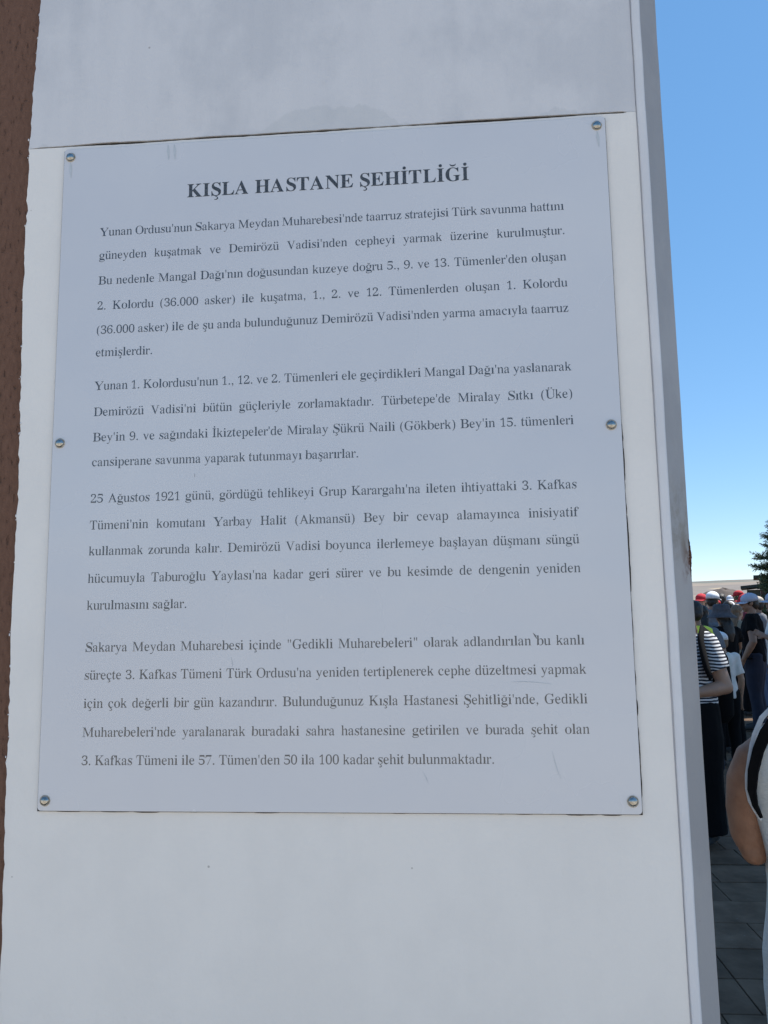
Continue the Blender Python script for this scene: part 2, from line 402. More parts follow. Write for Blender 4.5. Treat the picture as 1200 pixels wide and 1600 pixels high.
# raised corner bead, then the chamfered face with its thin outer lip
def prism(name, prof, z0, z1, m, nz=60, jit=0.0):
    v = []; f = []; k = len(prof)
    for j in range(nz + 1):
        z = z0 + (z1 - z0) * j / nz
        dx = jit * noise.noise(Vector((0, 0, z * 3))) + jit * .5 * noise.noise(Vector((0, 5, z * 13)))
        for i, (x, y) in enumerate(prof): v.append((x + dx, y + dx * .3, z))
    for j in range(nz):
        for i in range(k - 1):
            a = j * k + i; f.append((a, a + 1, a + 1 + k, a + k))
    return off(mesh(name, v, f, m, pil, False))
prism('corner_bead', [(1.0580, .030), (1.0580, .0015), (1.0588, -.0004), (1.0610, -.0012), (1.0670, -.0014), (1.0715, -.0004), (1.0738, .0022), (1.0740, .006)], -.01, 3.8, M['bead'], 90, .0022)
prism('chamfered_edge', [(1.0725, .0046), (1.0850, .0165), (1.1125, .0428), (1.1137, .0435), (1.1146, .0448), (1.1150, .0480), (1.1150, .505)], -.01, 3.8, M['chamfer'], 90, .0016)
# the rusted-through spot on the outer lip
rp = MB()
for k in range(60):
    z = 1.652 + .058 * k / 59 + rnd(-.001, .001); s = (1 - abs(k / 59 - .55) * 1.5); s = max(.15, s)
    rp.ell((1.1128 + .0010 * s + rnd(-.0006, .0003), .0435 + rnd(-.001, .001), z), (.0022 * s + .0004, .0024 * s, .0026 + rnd(0, .0012)), 8, 5)
off(rp.build('rust_patch', M['rust'], pil, True))
# flakes of paint on the left edge
fl = MB()
for k in range(46):
    z = rnd(1.2, 2.95); x = left_edge(z) + rnd(-.002, .001); s = rnd(.0005, .0014)
    fl.ell((x, YF + rnd(0, .004), z), (s, s * .7, s * rnd(1, 2.4)), 6, 4)
tag(off(fl.build('paint_flakes', M['bead'], pil)), kind='stuff')

wall = MB().box(-7, -.056, .014, .42, -.01, 3.8)
wall.box(-7.02, -.05, .44, .43 + .02, -.01, 3.8)
wo = mesh('wall', [(x + 3.5, y - .2, z) for x, y, z in wall.v[:8]], wall.f[:6], M['stucco']); wo.location = (-3.5, .2, 0)
tag(wo, 'rough brown stucco wall meeting the left side of white pillar', 'wall')

# outlines of the serif letters used on the panel
GREG = 'a:444:319,-15 292,-8 283,15 273,52 182,16 147,-6 105,-13 76,-6 58,17 38,51 30,94 34,135 51,172 77,203 145,244 270,283 267,359 261,395 249,420 225,435 175,440 133,436 112,426 104,408 110,382 117,363 120,344 117,320 109,300 100,288 81,284 62,289 53,302 46,324 44,352 45,385 56,415 92,439 120,458 146,470 194,474 244,470 280,457 304,435 331,404 343,363 346,313 345,93 346,59 350,53 385,51 414,54 407,62 392,41 366,10 347,-9/170,50 208,53 231,61 254,75 268,94 271,252 196,238 161,218 135,193 118,162 112,125 115,83 128,58;b:500:36,-17 65,578 63,616 58,638 33,649 12,654 12,678 157,678 157,415 257,448 284,467 323,474 364,467 395,445 431,411 464,365 482,310 488,247 481,175 461,112 429,59 373,19 343,0 315,-11 276,-15 240,-9 207,10 110,42 52,-17/261,21 313,27 341,44 362,73 383,141 391,238 385,318 367,374 350,398 318,412 263,417 218,413 185,402 167,383 160,360 160,102 166,57 210,30;c:444:215,-15 172,-7 134,16 95,53 61,101 38,159 29,223 35,292 55,353 88,403 147,442 195,467 245,475 285,472 311,461 335,444 368,421 380,395 384,365 381,340 374,321 363,308 342,304 318,312 306,335 302,373 302,389 302,404 295,425 281,438 237,442 190,435 164,416 143,383 128,338 121,279 123,212 134,157 155,114 184,82 230,63 292,57 335,63 368,79 397,107 415,90 331,32 274,-3;d:500:181,-15 144,-7 116,16 79,52 50,99 34,156 29,219 35,291 51,354 81,405 121,443 151,466 190,474 224,468 246,449 336,417 333,597 331,623 320,640 284,650 266,654 266,678 420,678 422,112 422,81 428,61 449,48 471,41 471,16 412,8 306,-15 336,58 243,17 219,-7/228,42 257,47 304,62 324,84 334,113 333,360 327,383 310,402 277,414 232,418 182,413 158,397 143,372 126,313 120,228 125,146 141,87 155,62 179,47;e:444:212,-15 167,-7 130,16 92,52 59,102 37,163 29,234 34,300 52,358 81,406 134,443 172,466 217,474 262,468 295,449 347,417 373,374 387,321 384,258 384,247 122,247 130,181 145,129 170,92 215,70 284,63 333,70 366,92 395,128 415,108 354,64 319,29 285,5 253,-10/120,286 319,286 309,320 303,375 289,413 276,429 258,439 223,442 181,436 161,420 144,392 131,353 125,303;f:333:20,0 20,24 26,27 58,33 72,41 79,52 80,72 80,109 84,412 22,412 22,462 84,462 80,526 85,575 100,616 126,648 170,673 206,687 255,692 303,685 335,664 373,643 381,620 383,595 379,567 370,546 360,533 341,529 318,533 308,544 299,560 297,582 300,603 307,626 310,635 311,644 304,656 266,660 214,655 198,640 188,615 182,581 177,462 271,462 271,412 177,412 180,97 182,60 194,38 236,28 264,24 264,0;g:500:220,-209 155,-206 118,-197 85,-181 53,-160 29,-137 21,-111 30,-81 57,-57 117,-38 86,-15 61,13 53,45 56,80 67,110 99,138 168,164 128,184 88,209 65,240 51,275 46,316 53,360 71,399 100,430 147,454 189,469 239,474 293,469 352,453 468,453 468,399 388,399 417,369 427,337 431,303 425,262 408,225 381,195 341,172 304,158 263,153 239,154 214,155 180,151 156,141 139,125 130,106 131,88 155,77 213,73 269,73 346,70 389,60 419,43 444,19 460,-14 467,-55 479,-100 457,-137 406,-168 355,-191 304,-204/239,185 282,189 304,199 318,217 332,257 336,314 330,371 326,411 314,428 285,439 239,442 199,439 176,428 162,411 146,371 140,314 146,257 162,217 177,199 198,189/245,-173 305,-170 361,-161 396,-146 416,-125 425,-98 422,-76 408,-62 372,-54 317,-51 110,-51 96,-77 85,-108 93,-133 119,-154 166,-168;h:500:27,0 27,24 42,28 66,38 73,56 74,83 74,594 72,621 67,639 46,650 28,655 28,678 158,678 158,397 255,440 286,465 327,474 361,468 379,449 404,417 423,372 428,315 428,83 429,56 435,39 457,28 473,24 473,0 296,0 296,24 284,24 326,31 340,50 341,83 341,323 339,359 333,384 320,399 268,404 217,398 182,380 160,350 161,83 161,56 167,39 188,28 205,24 205,0;i:278:142,539 114,544 100,560 89,585 84,614 89,644 100,668 115,685 142,690 170,685 184,668 196,644 200,614 195,585 183,560 169,544/27,0 27,24 46,29 77,38 86,55 87,83 87,375 85,406 80,424 51,433 31,437 32,462 193,462 196,83 197,56 204,39 230,29 251,24 251,0;j:278:148,541 128,546 117,562 109,587 106,616 109,645 118,670 128,687 148,692 168,687 179,670 187,645 191,616 187,587 179,563 168,547/53,-209 27,-206 9,-195 -9,-179 -42,-157 -49,-132 -50,-104 -47,-79 -41,-60 -32,-47 -15,-43 3,-47 11,-58 18,-76 20,-98 18,-114 13,-130 7,-153 13,-169 47,-174 90,-168 103,-149 110,-119 114,-80 115,372 113,404 107,424 81,434 62,438 62,462 192,462 195,-32 191,-86 179,-130 157,-165 123,-189 94,-204;k:500:26,0 26,24 42,29 65,39 71,56 72,83 72,592 71,621 67,640 47,649 30,654 31,678 153,678 153,251 299,369 318,393 330,414 333,427 309,434 267,437 291,437 291,462 431,462 431,437 408,430 380,413 353,387 279,311 431,51 454,31 474,24 474,0 298,0 298,24 278,24 317,27 334,34 338,47 335,59 327,73 230,219 155,200 156,83 156,57 162,39 182,29 198,24 198,0;l:278:27,0 27,24 46,29 77,38 86,55 87,83 87,592 85,620 80,639 55,650 31,654 31,678 193,678 196,83 197,56 204,39 230,29 251,24 251,0;m:778:27,0 27,24 43,28 68,38 74,56 75,83 79,377 74,404 68,422 47,434 28,438 28,462 160,462 160,394 261,438 292,465 328,474 372,465 400,436 424,389 527,436 561,465 602,474 638,468 655,449 681,417 700,372 706,315 706,83 706,56 712,39 734,28 751,24 751,0 572,0 572,24 589,28 610,39 616,57 617,83 617,323 614,359 608,384 595,399 541,404 506,398 455,381 433,353 434,83 435,57 440,39 461,28 478,24 478,0 302,0 302,24 319,28 341,39 346,57 347,83 347,323 347,358 342,384 326,399 271,404 236,398 184,380 164,350 164,83 165,57 170,40 190,29 207,24 207,0;n:500:27,0 27,24 42,28 66,38 73,56 74,83 77,377 72,404 67,422 46,434 28,438 28,462 158,462 158,398 254,440 286,466 327,474 361,468 379,449 404,417 423,372 428,315 428,83 429,56 435,39 457,28 473,24 473,0 296,0 296,24 284,24 326,31 340,50 341,83 341,323 339,359 333,384 320,399 268,404 217,398 182,380 160,350 161,83 161,56 167,39 188,28 205,24 205,0;o:500:251,-15 196,-7 147,17 87,55 55,104 35,163 28,229 35,296 55,356 87,405 147,443 195,466 250,474 305,466 353,443 412,406 445,357 465,298 472,229 465,161 445,102 412,53 353,16 306,-7/251,17 296,22 321,35 340,58 352,84 361,121 369,229 360,339 338,403 318,426 295,440 251,445 205,440 181,426 162,403 141,338 131,230 140,122 150,84 162,58 181,35 206,22;p:500:26,-207 26,-184 33,-181 60,-174 70,-164 76,-150 76,-95 78,362 73,400 68,422 49,433 29,439 29,462 156,462 156,391 253,438 281,466 320,475 359,467 387,444 422,407 453,360 469,302 474,238 469,169 452,108 423,56 384,18 355,-7 315,-15 280,-8 257,13 163,48 166,-86 167,-121 170,-147 178,-165 199,-175 232,-181 239,-183 239,-207/267,42 318,47 343,62 358,88 375,148 382,230 377,310 362,369 348,394 324,409 272,414 237,407 186,386 166,350 166,102 182,69 211,49;r:333:5,0 5,24 20,29 43,38 50,55 51,83 53,375 48,406 44,425 22,433 8,437 9,462 128,462 128,375 212,417 237,448 256,468 280,474 307,469 317,453 326,428 331,396 335,370 329,349 319,336 301,331 284,334 277,344 264,372 256,383 206,387 193,380 151,360 139,327 136,286 135,83 137,55 147,38 181,28 201,24 201,0;s:389:212,-15 175,-9 126,9 80,13 66,7 58,-13 34,-13 34,157 61,157 76,101 100,58 122,38 150,26 196,22 243,26 269,40 284,60 291,87 288,113 274,136 241,156 165,193 125,221 94,252 74,288 65,328 59,368 70,403 95,433 135,456 159,470 197,475 235,471 286,458 297,456 321,454 326,459 334,475 355,475 355,330 331,330 315,378 294,413 263,434 209,441 167,437 144,426 131,408 125,386 126,364 134,346 154,330 185,315 253,282 292,255 320,226 339,189 350,141 354,96 342,58 310,27 274,4 250,-10;t:278:135,-14 105,-11 91,-1 80,16 61,53 52,106 54,415 13,415 13,446 61,500 97,550 124,593 143,631 165,631 136,462 228,462 228,415 136,415 139,122 140,95 145,76 155,64 209,60 226,66 242,83 255,111 279,98 229,58 205,26 183,4 165,-10;u:500:167,-15 134,-11 119,3 98,26 82,57 69,96 66,144 66,369 64,399 59,420 39,433 17,438 17,462 153,462 156,110 160,87 168,69 191,57 236,53 286,58 321,73 343,98 342,369 340,401 334,422 308,434 286,438 286,462 428,462 431,104 431,76 439,58 466,49 483,44 483,19 422,11 314,-15 345,60 256,29 228,5 202,-10;v:500:234,-15 80,369 53,418 30,432 8,437 8,462 236,462 236,438 258,438 204,435 178,426 173,411 176,399 274,182 407,376 419,405 419,423 403,434 379,438 379,462 492,462 492,439 479,430 468,415 457,393 441,362 265,-15;y:500:103,-209 74,-203 62,-186 44,-159 27,-125 31,-101 40,-79 52,-64 74,-59 96,-63 106,-74 114,-91 116,-113 115,-121 115,-130 117,-143 180,-147 189,-138 212,-110 237,-66 258,-7 108,373 90,410 74,428 49,435 8,437 40,437 40,462 255,462 255,437 251,435 213,431 201,423 198,409 201,397 207,382 363,177 410,359 421,387 426,408 427,422 422,431 396,436 390,437 390,462 492,462 492,437 481,432 475,418 464,394 450,361 285,-36 257,-97 225,-143 171,-174 156,-195 136,-205;z:444:30,0 30,21 282,428 185,428 118,422 83,404 62,372 47,322 19,322 60,462 390,462 390,433 148,37 224,37 282,40 323,49 351,65 378,103 399,160 425,160 379,0;A:722:8,0 8,27 28,32 48,45 60,71 78,111 342,694 373,693 613,129 637,83 659,51 687,33 714,27 714,0 416,0 416,27 453,32 499,45 509,68 504,88 491,121 456,197 131,197 117,105 111,88 107,72 108,47 130,32 200,27 173,27 173,0/149,239 438,239 257,475;B:667:24,0 24,26 62,33 103,48 119,77 124,122 124,549 122,587 115,614 103,633 76,644 35,651 23,653 23,678 339,678 448,672 509,653 558,622 594,578 606,522 599,476 577,438 546,408 504,384 441,368 515,349 568,323 608,288 635,246 644,196 635,139 608,90 566,52 515,23 449,6 369,0/239,375 284,375 351,378 402,389 443,406 466,431 480,467 484,514 478,573 457,614 431,632 388,642 332,646 275,643 249,633 242,613 239,582/342,36 403,40 452,52 481,73 504,121 512,191 507,241 494,280 471,309 428,328 370,340 300,344 239,344 239,97 243,68 254,50 287,39;D:722:31,0 31,26 61,32 101,44 114,69 119,111 119,557 114,606 98,634 55,648 22,653 22,678 328,678 437,668 527,639 599,590 654,523 689,439 700,339 684,217 637,122 562,54 465,14 340,0/330,36 415,44 479,70 522,112 550,171 568,247 573,341 565,450 540,536 495,596 430,633 331,645 274,641 243,630 234,609 230,573 230,107 234,72 243,50 273,40;G:722:367,-15 297,-10 249,5 197,29 150,62 112,104 79,153 54,209 39,272 34,341 39,408 54,469 79,524 110,573 146,614 192,648 244,673 287,688 351,693 421,684 511,656 521,651 548,649 585,652 581,660 589,673 596,693 623,693 623,458 597,458 578,515 554,564 524,604 483,634 426,654 366,660 280,647 224,609 183,544 159,455 152,339 158,243 175,163 206,100 247,55 302,28 378,19 446,24 488,40 505,68 510,106 510,190 505,229 490,254 444,266 409,271 409,295 688,295 688,271 659,266 622,254 610,230 606,191 606,43 534,11 457,-9;H:722:23,0 23,26 56,32 93,47 107,75 112,120 112,564 107,605 93,631 56,646 24,653 24,678 302,678 302,653 299,649 255,643 229,633 219,618 214,596 212,564 212,373 512,373 512,564 510,596 505,618 496,633 470,643 426,649 422,653 422,678 699,678 699,653 667,646 630,632 617,606 612,564 612,120 617,77 630,49 665,33 699,26 699,0 422,0 422,26 453,32 493,46 507,73 512,120 512,329 212,329 212,120 217,75 230,47 268,32 302,26 302,0;I:333:20,0 20,26 51,34 93,48 109,73 114,112 114,576 110,614 96,636 52,648 20,653 20,678 311,678 311,653 281,648 237,636 222,614 217,576 217,115 218,87 224,66 234,50 261,39 297,31 313,26 313,0;K:722:24,0 24,26 56,32 92,47 106,75 110,120 110,564 106,605 92,632 56,647 25,653 25,678 295,678 295,653 293,649 250,643 225,633 215,618 210,596 208,564 208,348 446,556 479,593 498,623 499,640 454,650 424,653 424,678 649,678 649,653 666,653 588,640 533,601 467,537 357,424 617,69 636,50 657,37 687,29 698,26 698,0 409,0 409,26 417,27 460,31 482,40 487,51 480,70 461,98 291,318 208,295 208,120 212,75 226,47 263,32 295,26 295,0;M:889:21,0 21,26 52,32 78,47 85,74 87,118 87,569 111,598 106,619 96,634 69,644 25,650 22,653 22,678 217,678 477,212 676,678 868,678 868,653 837,645 801,630 787,604 782,563 782,127 784,90 789,64 799,45 822,35 857,29 867,26 867,0 595,0 595,26 608,30 643,37 667,48 677,66 682,90 684,124 684,594 403,0 376,0 98,579 123,119 125,72 131,44 162,31 194,26 194,0;N:722:606,-16 104,521 130,117 133,73 139,46 163,32 199,26 199,0 27,0 27,26 38,29 72,35 85,45 89,62 91,85 92,117 119,578 76,626 53,645 27,653 27,678 183,678 618,251 592,562 591,594 589,616 584,632 569,643 537,649 523,653 523,678 695,678 695,653 661,647 637,633 632,605 630,561 635,-16;O:722:357,-16 296,-9 237,11 177,43 131,86 91,138 61,199 41,267 34,339 41,411 61,478 90,539 130,592 176,635 239,667 301,687 365,694 426,687 485,668 545,636 591,594 630,542 661,481 681,413 688,339 681,266 661,199 631,138 591,86 544,43 482,11 421,-9/364,18 444,31 497,69 538,134 562,223 569,339 563,436 547,516 516,579 477,624 427,651 356,660 276,647 223,609 182,544 158,455 151,339 157,243 174,163 205,100 245,54 294,27;S:556:34,-16 34,235 66,235 81,169 101,115 126,74 161,45 216,28 286,22 338,26 373,36 403,54 423,76 436,103 443,133 437,174 415,209 356,238 252,284 176,329 123,376 98,411 83,450 75,494 71,551 89,600 123,639 178,669 219,688 267,694 301,692 340,687 426,667 442,664 455,662 479,666 486,676 489,694 520,694 520,475 492,475 478,527 457,573 430,610 394,639 345,656 282,662 218,655 178,635 153,604 142,566 146,530 161,501 197,476 252,451 359,406 413,377 452,347 483,315 505,280 516,241 522,198 522,138 500,86 460,43 401,12 344,-8 279,-15 224,-12 183,1 138,14 102,18 65,16 72,11 67,0 64,-16;T:611:163,0 163,26 196,31 235,46 250,75 255,120 255,645 216,645 156,640 111,625 81,601 62,567 49,524 42,473 16,473 45,678 566,678 595,472 571,472 561,534 543,583 514,617 464,638 390,645 353,645 353,120 357,73 372,45 412,31 446,26 446,0;U:722:366,-19 288,-12 228,8 183,42 146,91 124,154 117,231 117,564 112,605 96,631 56,646 22,653 22,678 322,678 322,653 319,649 271,643 243,633 232,618 227,596 225,564 225,208 229,154 242,110 262,77 295,52 346,38 410,33 490,41 540,66 575,106 597,164 604,237 605,563 603,604 597,630 568,645 529,653 529,678 700,678 700,653 667,644 651,628 646,602 644,563 644,270 637,176 612,102 566,48 500,11 441,-12;V:722:358,-19 107,567 89,600 70,626 39,644 8,653 8,678 322,678 322,653 299,651 251,644 228,630 222,610 226,591 237,563 471,213 595,562 604,587 610,609 610,630 601,643 560,650 539,653 539,678 714,678 714,653 694,649 671,636 659,612 640,570 388,-19;Y:722:205,0 205,26 242,32 285,47 301,75 306,120 306,266 110,576 81,617 52,639 16,648 8,652 8,678 316,678 316,652 331,652 289,650 253,644 233,633 229,620 232,604 243,583 387,336 574,545 595,580 605,607 606,632 578,647 507,652 536,652 536,678 714,678 714,652 696,646 676,632 661,611 643,583 421,303 421,120 426,75 441,47 485,32 523,26 523,0;0:500:251,-10 203,-5 165,10 132,36 98,71 71,114 54,165 36,255 30,359 36,463 54,552 72,603 98,645 131,679 165,704 204,719 252,724 296,719 333,704 366,679 400,645 427,602 445,552 464,462 470,358 464,254 445,165 427,114 400,71 366,36 332,10 295,-5/240,55 313,64 335,91 353,135 369,231 373,358 369,485 353,580 336,624 314,650 262,659 189,650 165,624 147,580 132,485 127,358 132,231 147,135 165,91 188,64;1:500:131,0 131,53 172,53 208,57 227,67 234,87 236,118 236,619 141,544 128,522 109,515 97,520 90,535 87,559 87,589 128,613 167,634 205,666 256,718 314,718 308,118 310,90 316,70 332,57 372,53 413,53 413,0;2:500:30,0 30,103 165,254 222,313 265,365 296,412 317,457 329,503 332,553 327,602 311,636 281,656 224,663 173,658 140,644 123,620 111,565 132,490 85,496 55,513 42,531 34,557 33,589 40,624 59,656 85,684 120,706 157,719 224,724 283,719 331,704 367,680 397,646 417,606 423,558 420,524 411,490 397,456 374,418 343,376 301,328 179,205 68,110 328,110 375,115 400,128 413,150 422,179 428,210 470,210 443,0;3:500:227,-10 158,-6 120,7 87,27 63,52 42,80 30,110 31,144 45,168 65,183 96,188 85,149 92,117 106,92 133,74 172,64 220,60 265,63 304,73 338,91 358,118 371,156 375,207 370,243 357,274 334,301 295,322 246,334 188,338 155,338 155,400 192,400 247,404 287,418 316,441 335,470 347,506 351,547 345,595 329,632 311,649 279,660 236,663 181,657 151,640 135,615 128,583 127,546 149,508 98,513 68,530 56,547 48,569 47,597 54,631 73,661 100,687 135,708 174,720 241,724 308,719 347,705 385,682 417,649 438,609 445,561 440,519 425,481 403,448 358,409 304,381 346,371 381,355 412,331 442,300 463,258 470,206 464,150 447,104 420,66 390,37 356,16 316,1 279,-7;4:500:185,0 185,53 183,53 224,56 264,66 281,87 287,125 287,186 30,186 30,247 292,714 367,714 366,252 463,252 463,186 366,186 366,125 372,87 389,66 429,56 470,53 454,53 454,0/39,252 287,252 287,427 288,522 293,619 243,587 221,545 199,503 183,475;5:500:227,-10 156,-6 119,8 88,28 64,53 41,81 30,111 31,142 44,163 63,176 95,180 86,152 89,124 100,98 119,78 155,65 211,60 259,64 300,74 333,94 354,124 368,166 372,220 368,266 355,303 335,332 299,352 253,364 197,368 161,367 124,362 80,350 64,368 97,714 432,714 461,532 417,532 411,566 407,582 401,594 394,602 352,604 101,604 85,419 166,430 232,434 297,428 353,410 398,381 437,339 462,285 470,220 464,160 445,111 417,71 384,40 349,18 309,2 274,-7;6:500:259,-10 219,-6 183,6 149,27 118,55 85,93 60,138 43,193 33,257 30,330 33,410 45,485 66,552 97,610 144,657 190,694 242,716 298,724 359,720 387,708 412,691 434,668 449,642 456,614 452,585 436,560 411,542 358,536 377,596 372,623 362,646 340,660 288,665 227,657 193,635 165,597 143,544 127,479 115,401 192,414 218,427 243,435 292,438 337,432 377,414 413,384 445,342 464,292 470,231 464,164 445,106 409,57 367,20 317,-3/262,56 309,60 338,74 354,96 373,147 380,221 374,291 355,340 335,360 301,373 253,377 209,373 171,362 137,346 116,329 121,242 133,172 153,121 175,85 205,63;7:500:156,0 435,605 145,605 98,599 83,582 77,554 73,504 30,504 56,714 470,714 470,665 211,0;8:500:244,-10 181,-4 129,16 91,46 57,86 36,131 30,182 35,223 48,258 70,288 114,326 171,361 125,398 87,440 63,488 55,542 59,588 76,630 106,668 142,698 191,718 256,724 309,719 352,702 385,675 417,639 437,597 443,549 439,512 427,480 408,454 365,420 314,387 384,343 431,297 452,264 465,228 470,189 463,131 440,82 403,42 362,13 308,-4/296,421 327,444 350,472 363,507 367,551 365,579 357,606 345,630 328,649 297,662 250,666 208,662 176,652 159,634 143,598 137,554 143,508 164,474 203,446/249,47 296,51 333,63 359,82 380,122 388,172 386,203 375,230 356,254 304,287 191,321 158,296 132,265 115,226 110,178 114,142 124,110 140,84 165,63 202,51;9:500:200,-10 154,-6 121,6 98,25 76,49 52,76 42,103 41,123 47,140 57,153 80,160 87,119 106,84 128,67 158,56 205,53 282,65 321,99 351,157 373,239 385,343 297,316 270,295 242,280 204,275 159,281 123,299 88,328 56,369 37,420 30,482 37,550 57,608 94,657 136,694 185,716 239,724 280,720 315,708 349,689 379,661 415,625 440,580 458,526 468,462 470,388 467,308 456,234 436,166 405,107 359,58 314,21 260,-2/250,347 302,352 341,366 367,387 384,414 379,492 367,553 350,600 329,631 301,651 245,657 195,652 164,638 146,615 127,562 120,488 124,437 135,398 155,370 192,353'
GBOLD = 'K:778:24,0 24,26 68,32 94,47 108,75 112,120 112,564 107,605 94,632 67,647 25,653 25,678 361,678 361,653 329,649 305,643 289,633 279,618 274,596 272,564 272,348 478,556 509,593 519,623 509,640 481,650 433,653 433,678 723,678 723,653 710,653 650,640 584,601 513,537 403,424 690,69 708,50 725,37 746,29 773,26 773,0 418,0 418,26 456,27 479,31 493,40 497,51 491,70 471,98 297,318 272,295 272,120 277,75 290,47 317,32 361,26 361,0;I:389:20,0 20,26 63,34 91,48 107,73 112,112 112,576 107,614 94,636 67,648 20,653 20,678 364,678 364,653 319,648 292,636 277,614 272,576 272,115 274,87 279,66 289,50 307,39 332,31 366,26 366,0;S:556:64,-16 64,235 93,235 112,169 136,115 166,74 202,45 244,28 293,22 328,26 358,36 383,54 401,76 411,103 415,133 406,174 379,209 335,238 242,284 167,329 115,376 92,411 78,450 74,494 81,551 100,600 131,639 172,669 220,688 275,694 307,692 342,687 420,667 434,664 446,662 461,666 471,676 477,694 505,694 505,475 480,475 462,527 437,573 406,610 370,639 330,656 289,662 243,655 208,635 186,604 178,566 185,530 204,501 236,476 281,451 377,406 431,377 473,347 502,315 521,280 531,241 535,198 527,138 505,86 468,43 418,12 357,-8 286,-15 236,-12 187,1 146,14 126,18 112,16 103,11 97,0 91,-16;L:667:23,0 23,26 66,32 93,47 107,75 111,120 111,564 106,606 92,633 66,647 24,653 24,678 372,678 372,653 337,651 310,646 291,636 280,620 273,597 271,564 271,123 272,92 276,70 284,55 298,46 318,42 348,41 414,46 469,59 513,83 551,119 582,167 609,230 636,230 598,0;A:722:-13,0 -13,27 14,32 35,45 54,71 73,111 307,694 334,693 572,129 594,83 612,51 633,33 660,27 660,0 341,0 341,27 386,32 413,45 422,68 418,88 406,121 376,197 154,197 117,105 113,88 111,72 119,47 143,32 184,27 190,27 190,0/169,239 360,239 263,475;H:778:23,0 23,26 66,32 93,47 107,75 111,120 111,564 106,605 92,631 66,646 24,653 24,678 360,678 360,653 328,649 304,643 288,633 278,618 273,596 271,564 271,373 509,373 509,564 507,596 502,618 493,633 477,643 453,649 420,653 420,678 755,678 755,653 712,646 686,632 673,606 669,564 669,120 673,77 686,49 712,33 755,26 755,0 420,0 420,26 463,32 490,46 504,73 509,120 509,329 271,329 271,120 276,75 289,47 316,32 360,26 360,0;T:667:137,0 137,26 183,31 212,46 227,75 232,120 232,645 222,645 173,640 131,625 97,601 71,567 53,524 43,473 16,473 16,678 611,678 611,472 586,472 573,534 548,583 511,617 462,638 400,645 392,645 392,120 397,73 412,45 440,31 488,26 488,0;N:722:600,-16 159,521 159,117 163,73 176,46 203,32 248,26 248,0 27,0 27,26 58,29 81,35 96,45 106,62 111,85 113,117 113,578 73,626 54,645 27,653 27,678 233,678 582,251 582,562 580,594 575,616 565,632 549,643 526,649 493,653 493,678 714,678 714,653 671,647 645,633 632,605 628,561 628,-16;E:667:21,0 21,25 65,30 93,44 107,72 112,116 112,549 107,603 92,634 66,648 24,653 24,678 594,678 594,476 571,476 559,532 537,575 506,605 465,625 411,637 345,641 298,638 285,632 277,620 273,603 272,578 272,366 288,366 329,370 361,381 386,401 412,446 429,514 453,514 453,176 428,176 420,229 406,270 386,299 358,318 322,328 276,331 272,331 272,100 275,70 286,52 307,44 343,41 410,45 466,58 513,79 552,112 585,156 612,213 640,213 599,0;G:778:399,-15 330,-10 267,5 211,29 161,62 119,104 86,153 61,209 46,272 41,341 46,408 61,469 86,524 119,573 160,614 208,648 261,673 320,688 383,693 464,684 550,656 564,651 577,649 592,652 604,660 614,673 624,693 651,693 651,458 625,458 600,515 569,564 532,604 490,634 445,654 398,660 333,647 282,609 246,544 224,455 217,339 223,243 240,163 268,100 306,55 354,28 410,19 458,24 489,40 505,68 510,106 510,190 505,229 490,254 460,266 410,271 410,295 745,295 745,271 704,266 680,254 668,230 664,191 664,43 576,11 488,-9'

# ------------------------------------------------------------------ the text panel
def panel_mat():
    m, n, l, p = nodes('panel_white_enamel')
    tc = N(n, 'ShaderNodeTexCoord')
    a = N(n, 'ShaderNodeTexNoise'); a.inputs['Scale'].default_value = 2.6; a.inputs['Detail'].default_value = 4; l.new(tc.outputs['Object'], a.inputs['Vector'])
    c = N(n, 'ShaderNodeValToRGB'); c.color_ramp.elements[0].color = (.56, .562, .592, 1); c.color_ramp.elements[1].color = (.605, .603, .622, 1)
    c.color_ramp.elements[0].position = .3; c.color_ramp.elements[1].position = .7; l.new(a.outputs['Fac'], c.inputs[0])
    l.new(c.outputs[0], p.inputs['Base Color'])
    r = N(n, 'ShaderNodeMapRange'); r.inputs[3].default_value = .20; r.inputs[4].default_value = .34; l.new(a.outputs['Fac'], r.inputs[0]); l.new(r.outputs[0], p.inputs['Roughness'])
    b = N(n, 'ShaderNodeBump'); p.inputs['IOR'].default_value = 1.68; b.inputs['Distance'].default_value = .007; b.inputs['Strength'].default_value = .45
    w = N(n, 'ShaderNodeTexNoise'); w.inputs['Scale'].default_value = 5; w.inputs['Detail'].default_value = 2; l.new(tc.outputs['Object'], w.inputs['Vector'])
    l.new(w.outputs['Fac'], b.inputs['Height']); l.new(b.outputs[0], p.inputs['Normal'])
    return m
M['panel'] = panel_mat()
M['panel_edge'] = mat('panel_edge', (.30, .31, .33), .5)
M['ink'] = mat('black_print', (.062, .064, .070), .30, (.044, .046, .052), 300, spec=.6)
M['ink_title'] = mat('black_print_worn', (.085, .088, .092), .33, (.028, .03, .033), 420, spec=.6)
M['ink'].node_tree.nodes['Principled BSDF'].inputs['IOR'].default_value = 1.68
M['stain'] = mat('grime_stain', (.50, .53, .56), .5, (.45, .48, .50), 80)
M['scratch'] = mat('scratch_mark', (.30, .31, .33), .6)
M['washer'] = mat('rusty_washer', (.50, .47, .40), .7, (.36, .30, .22), 260)

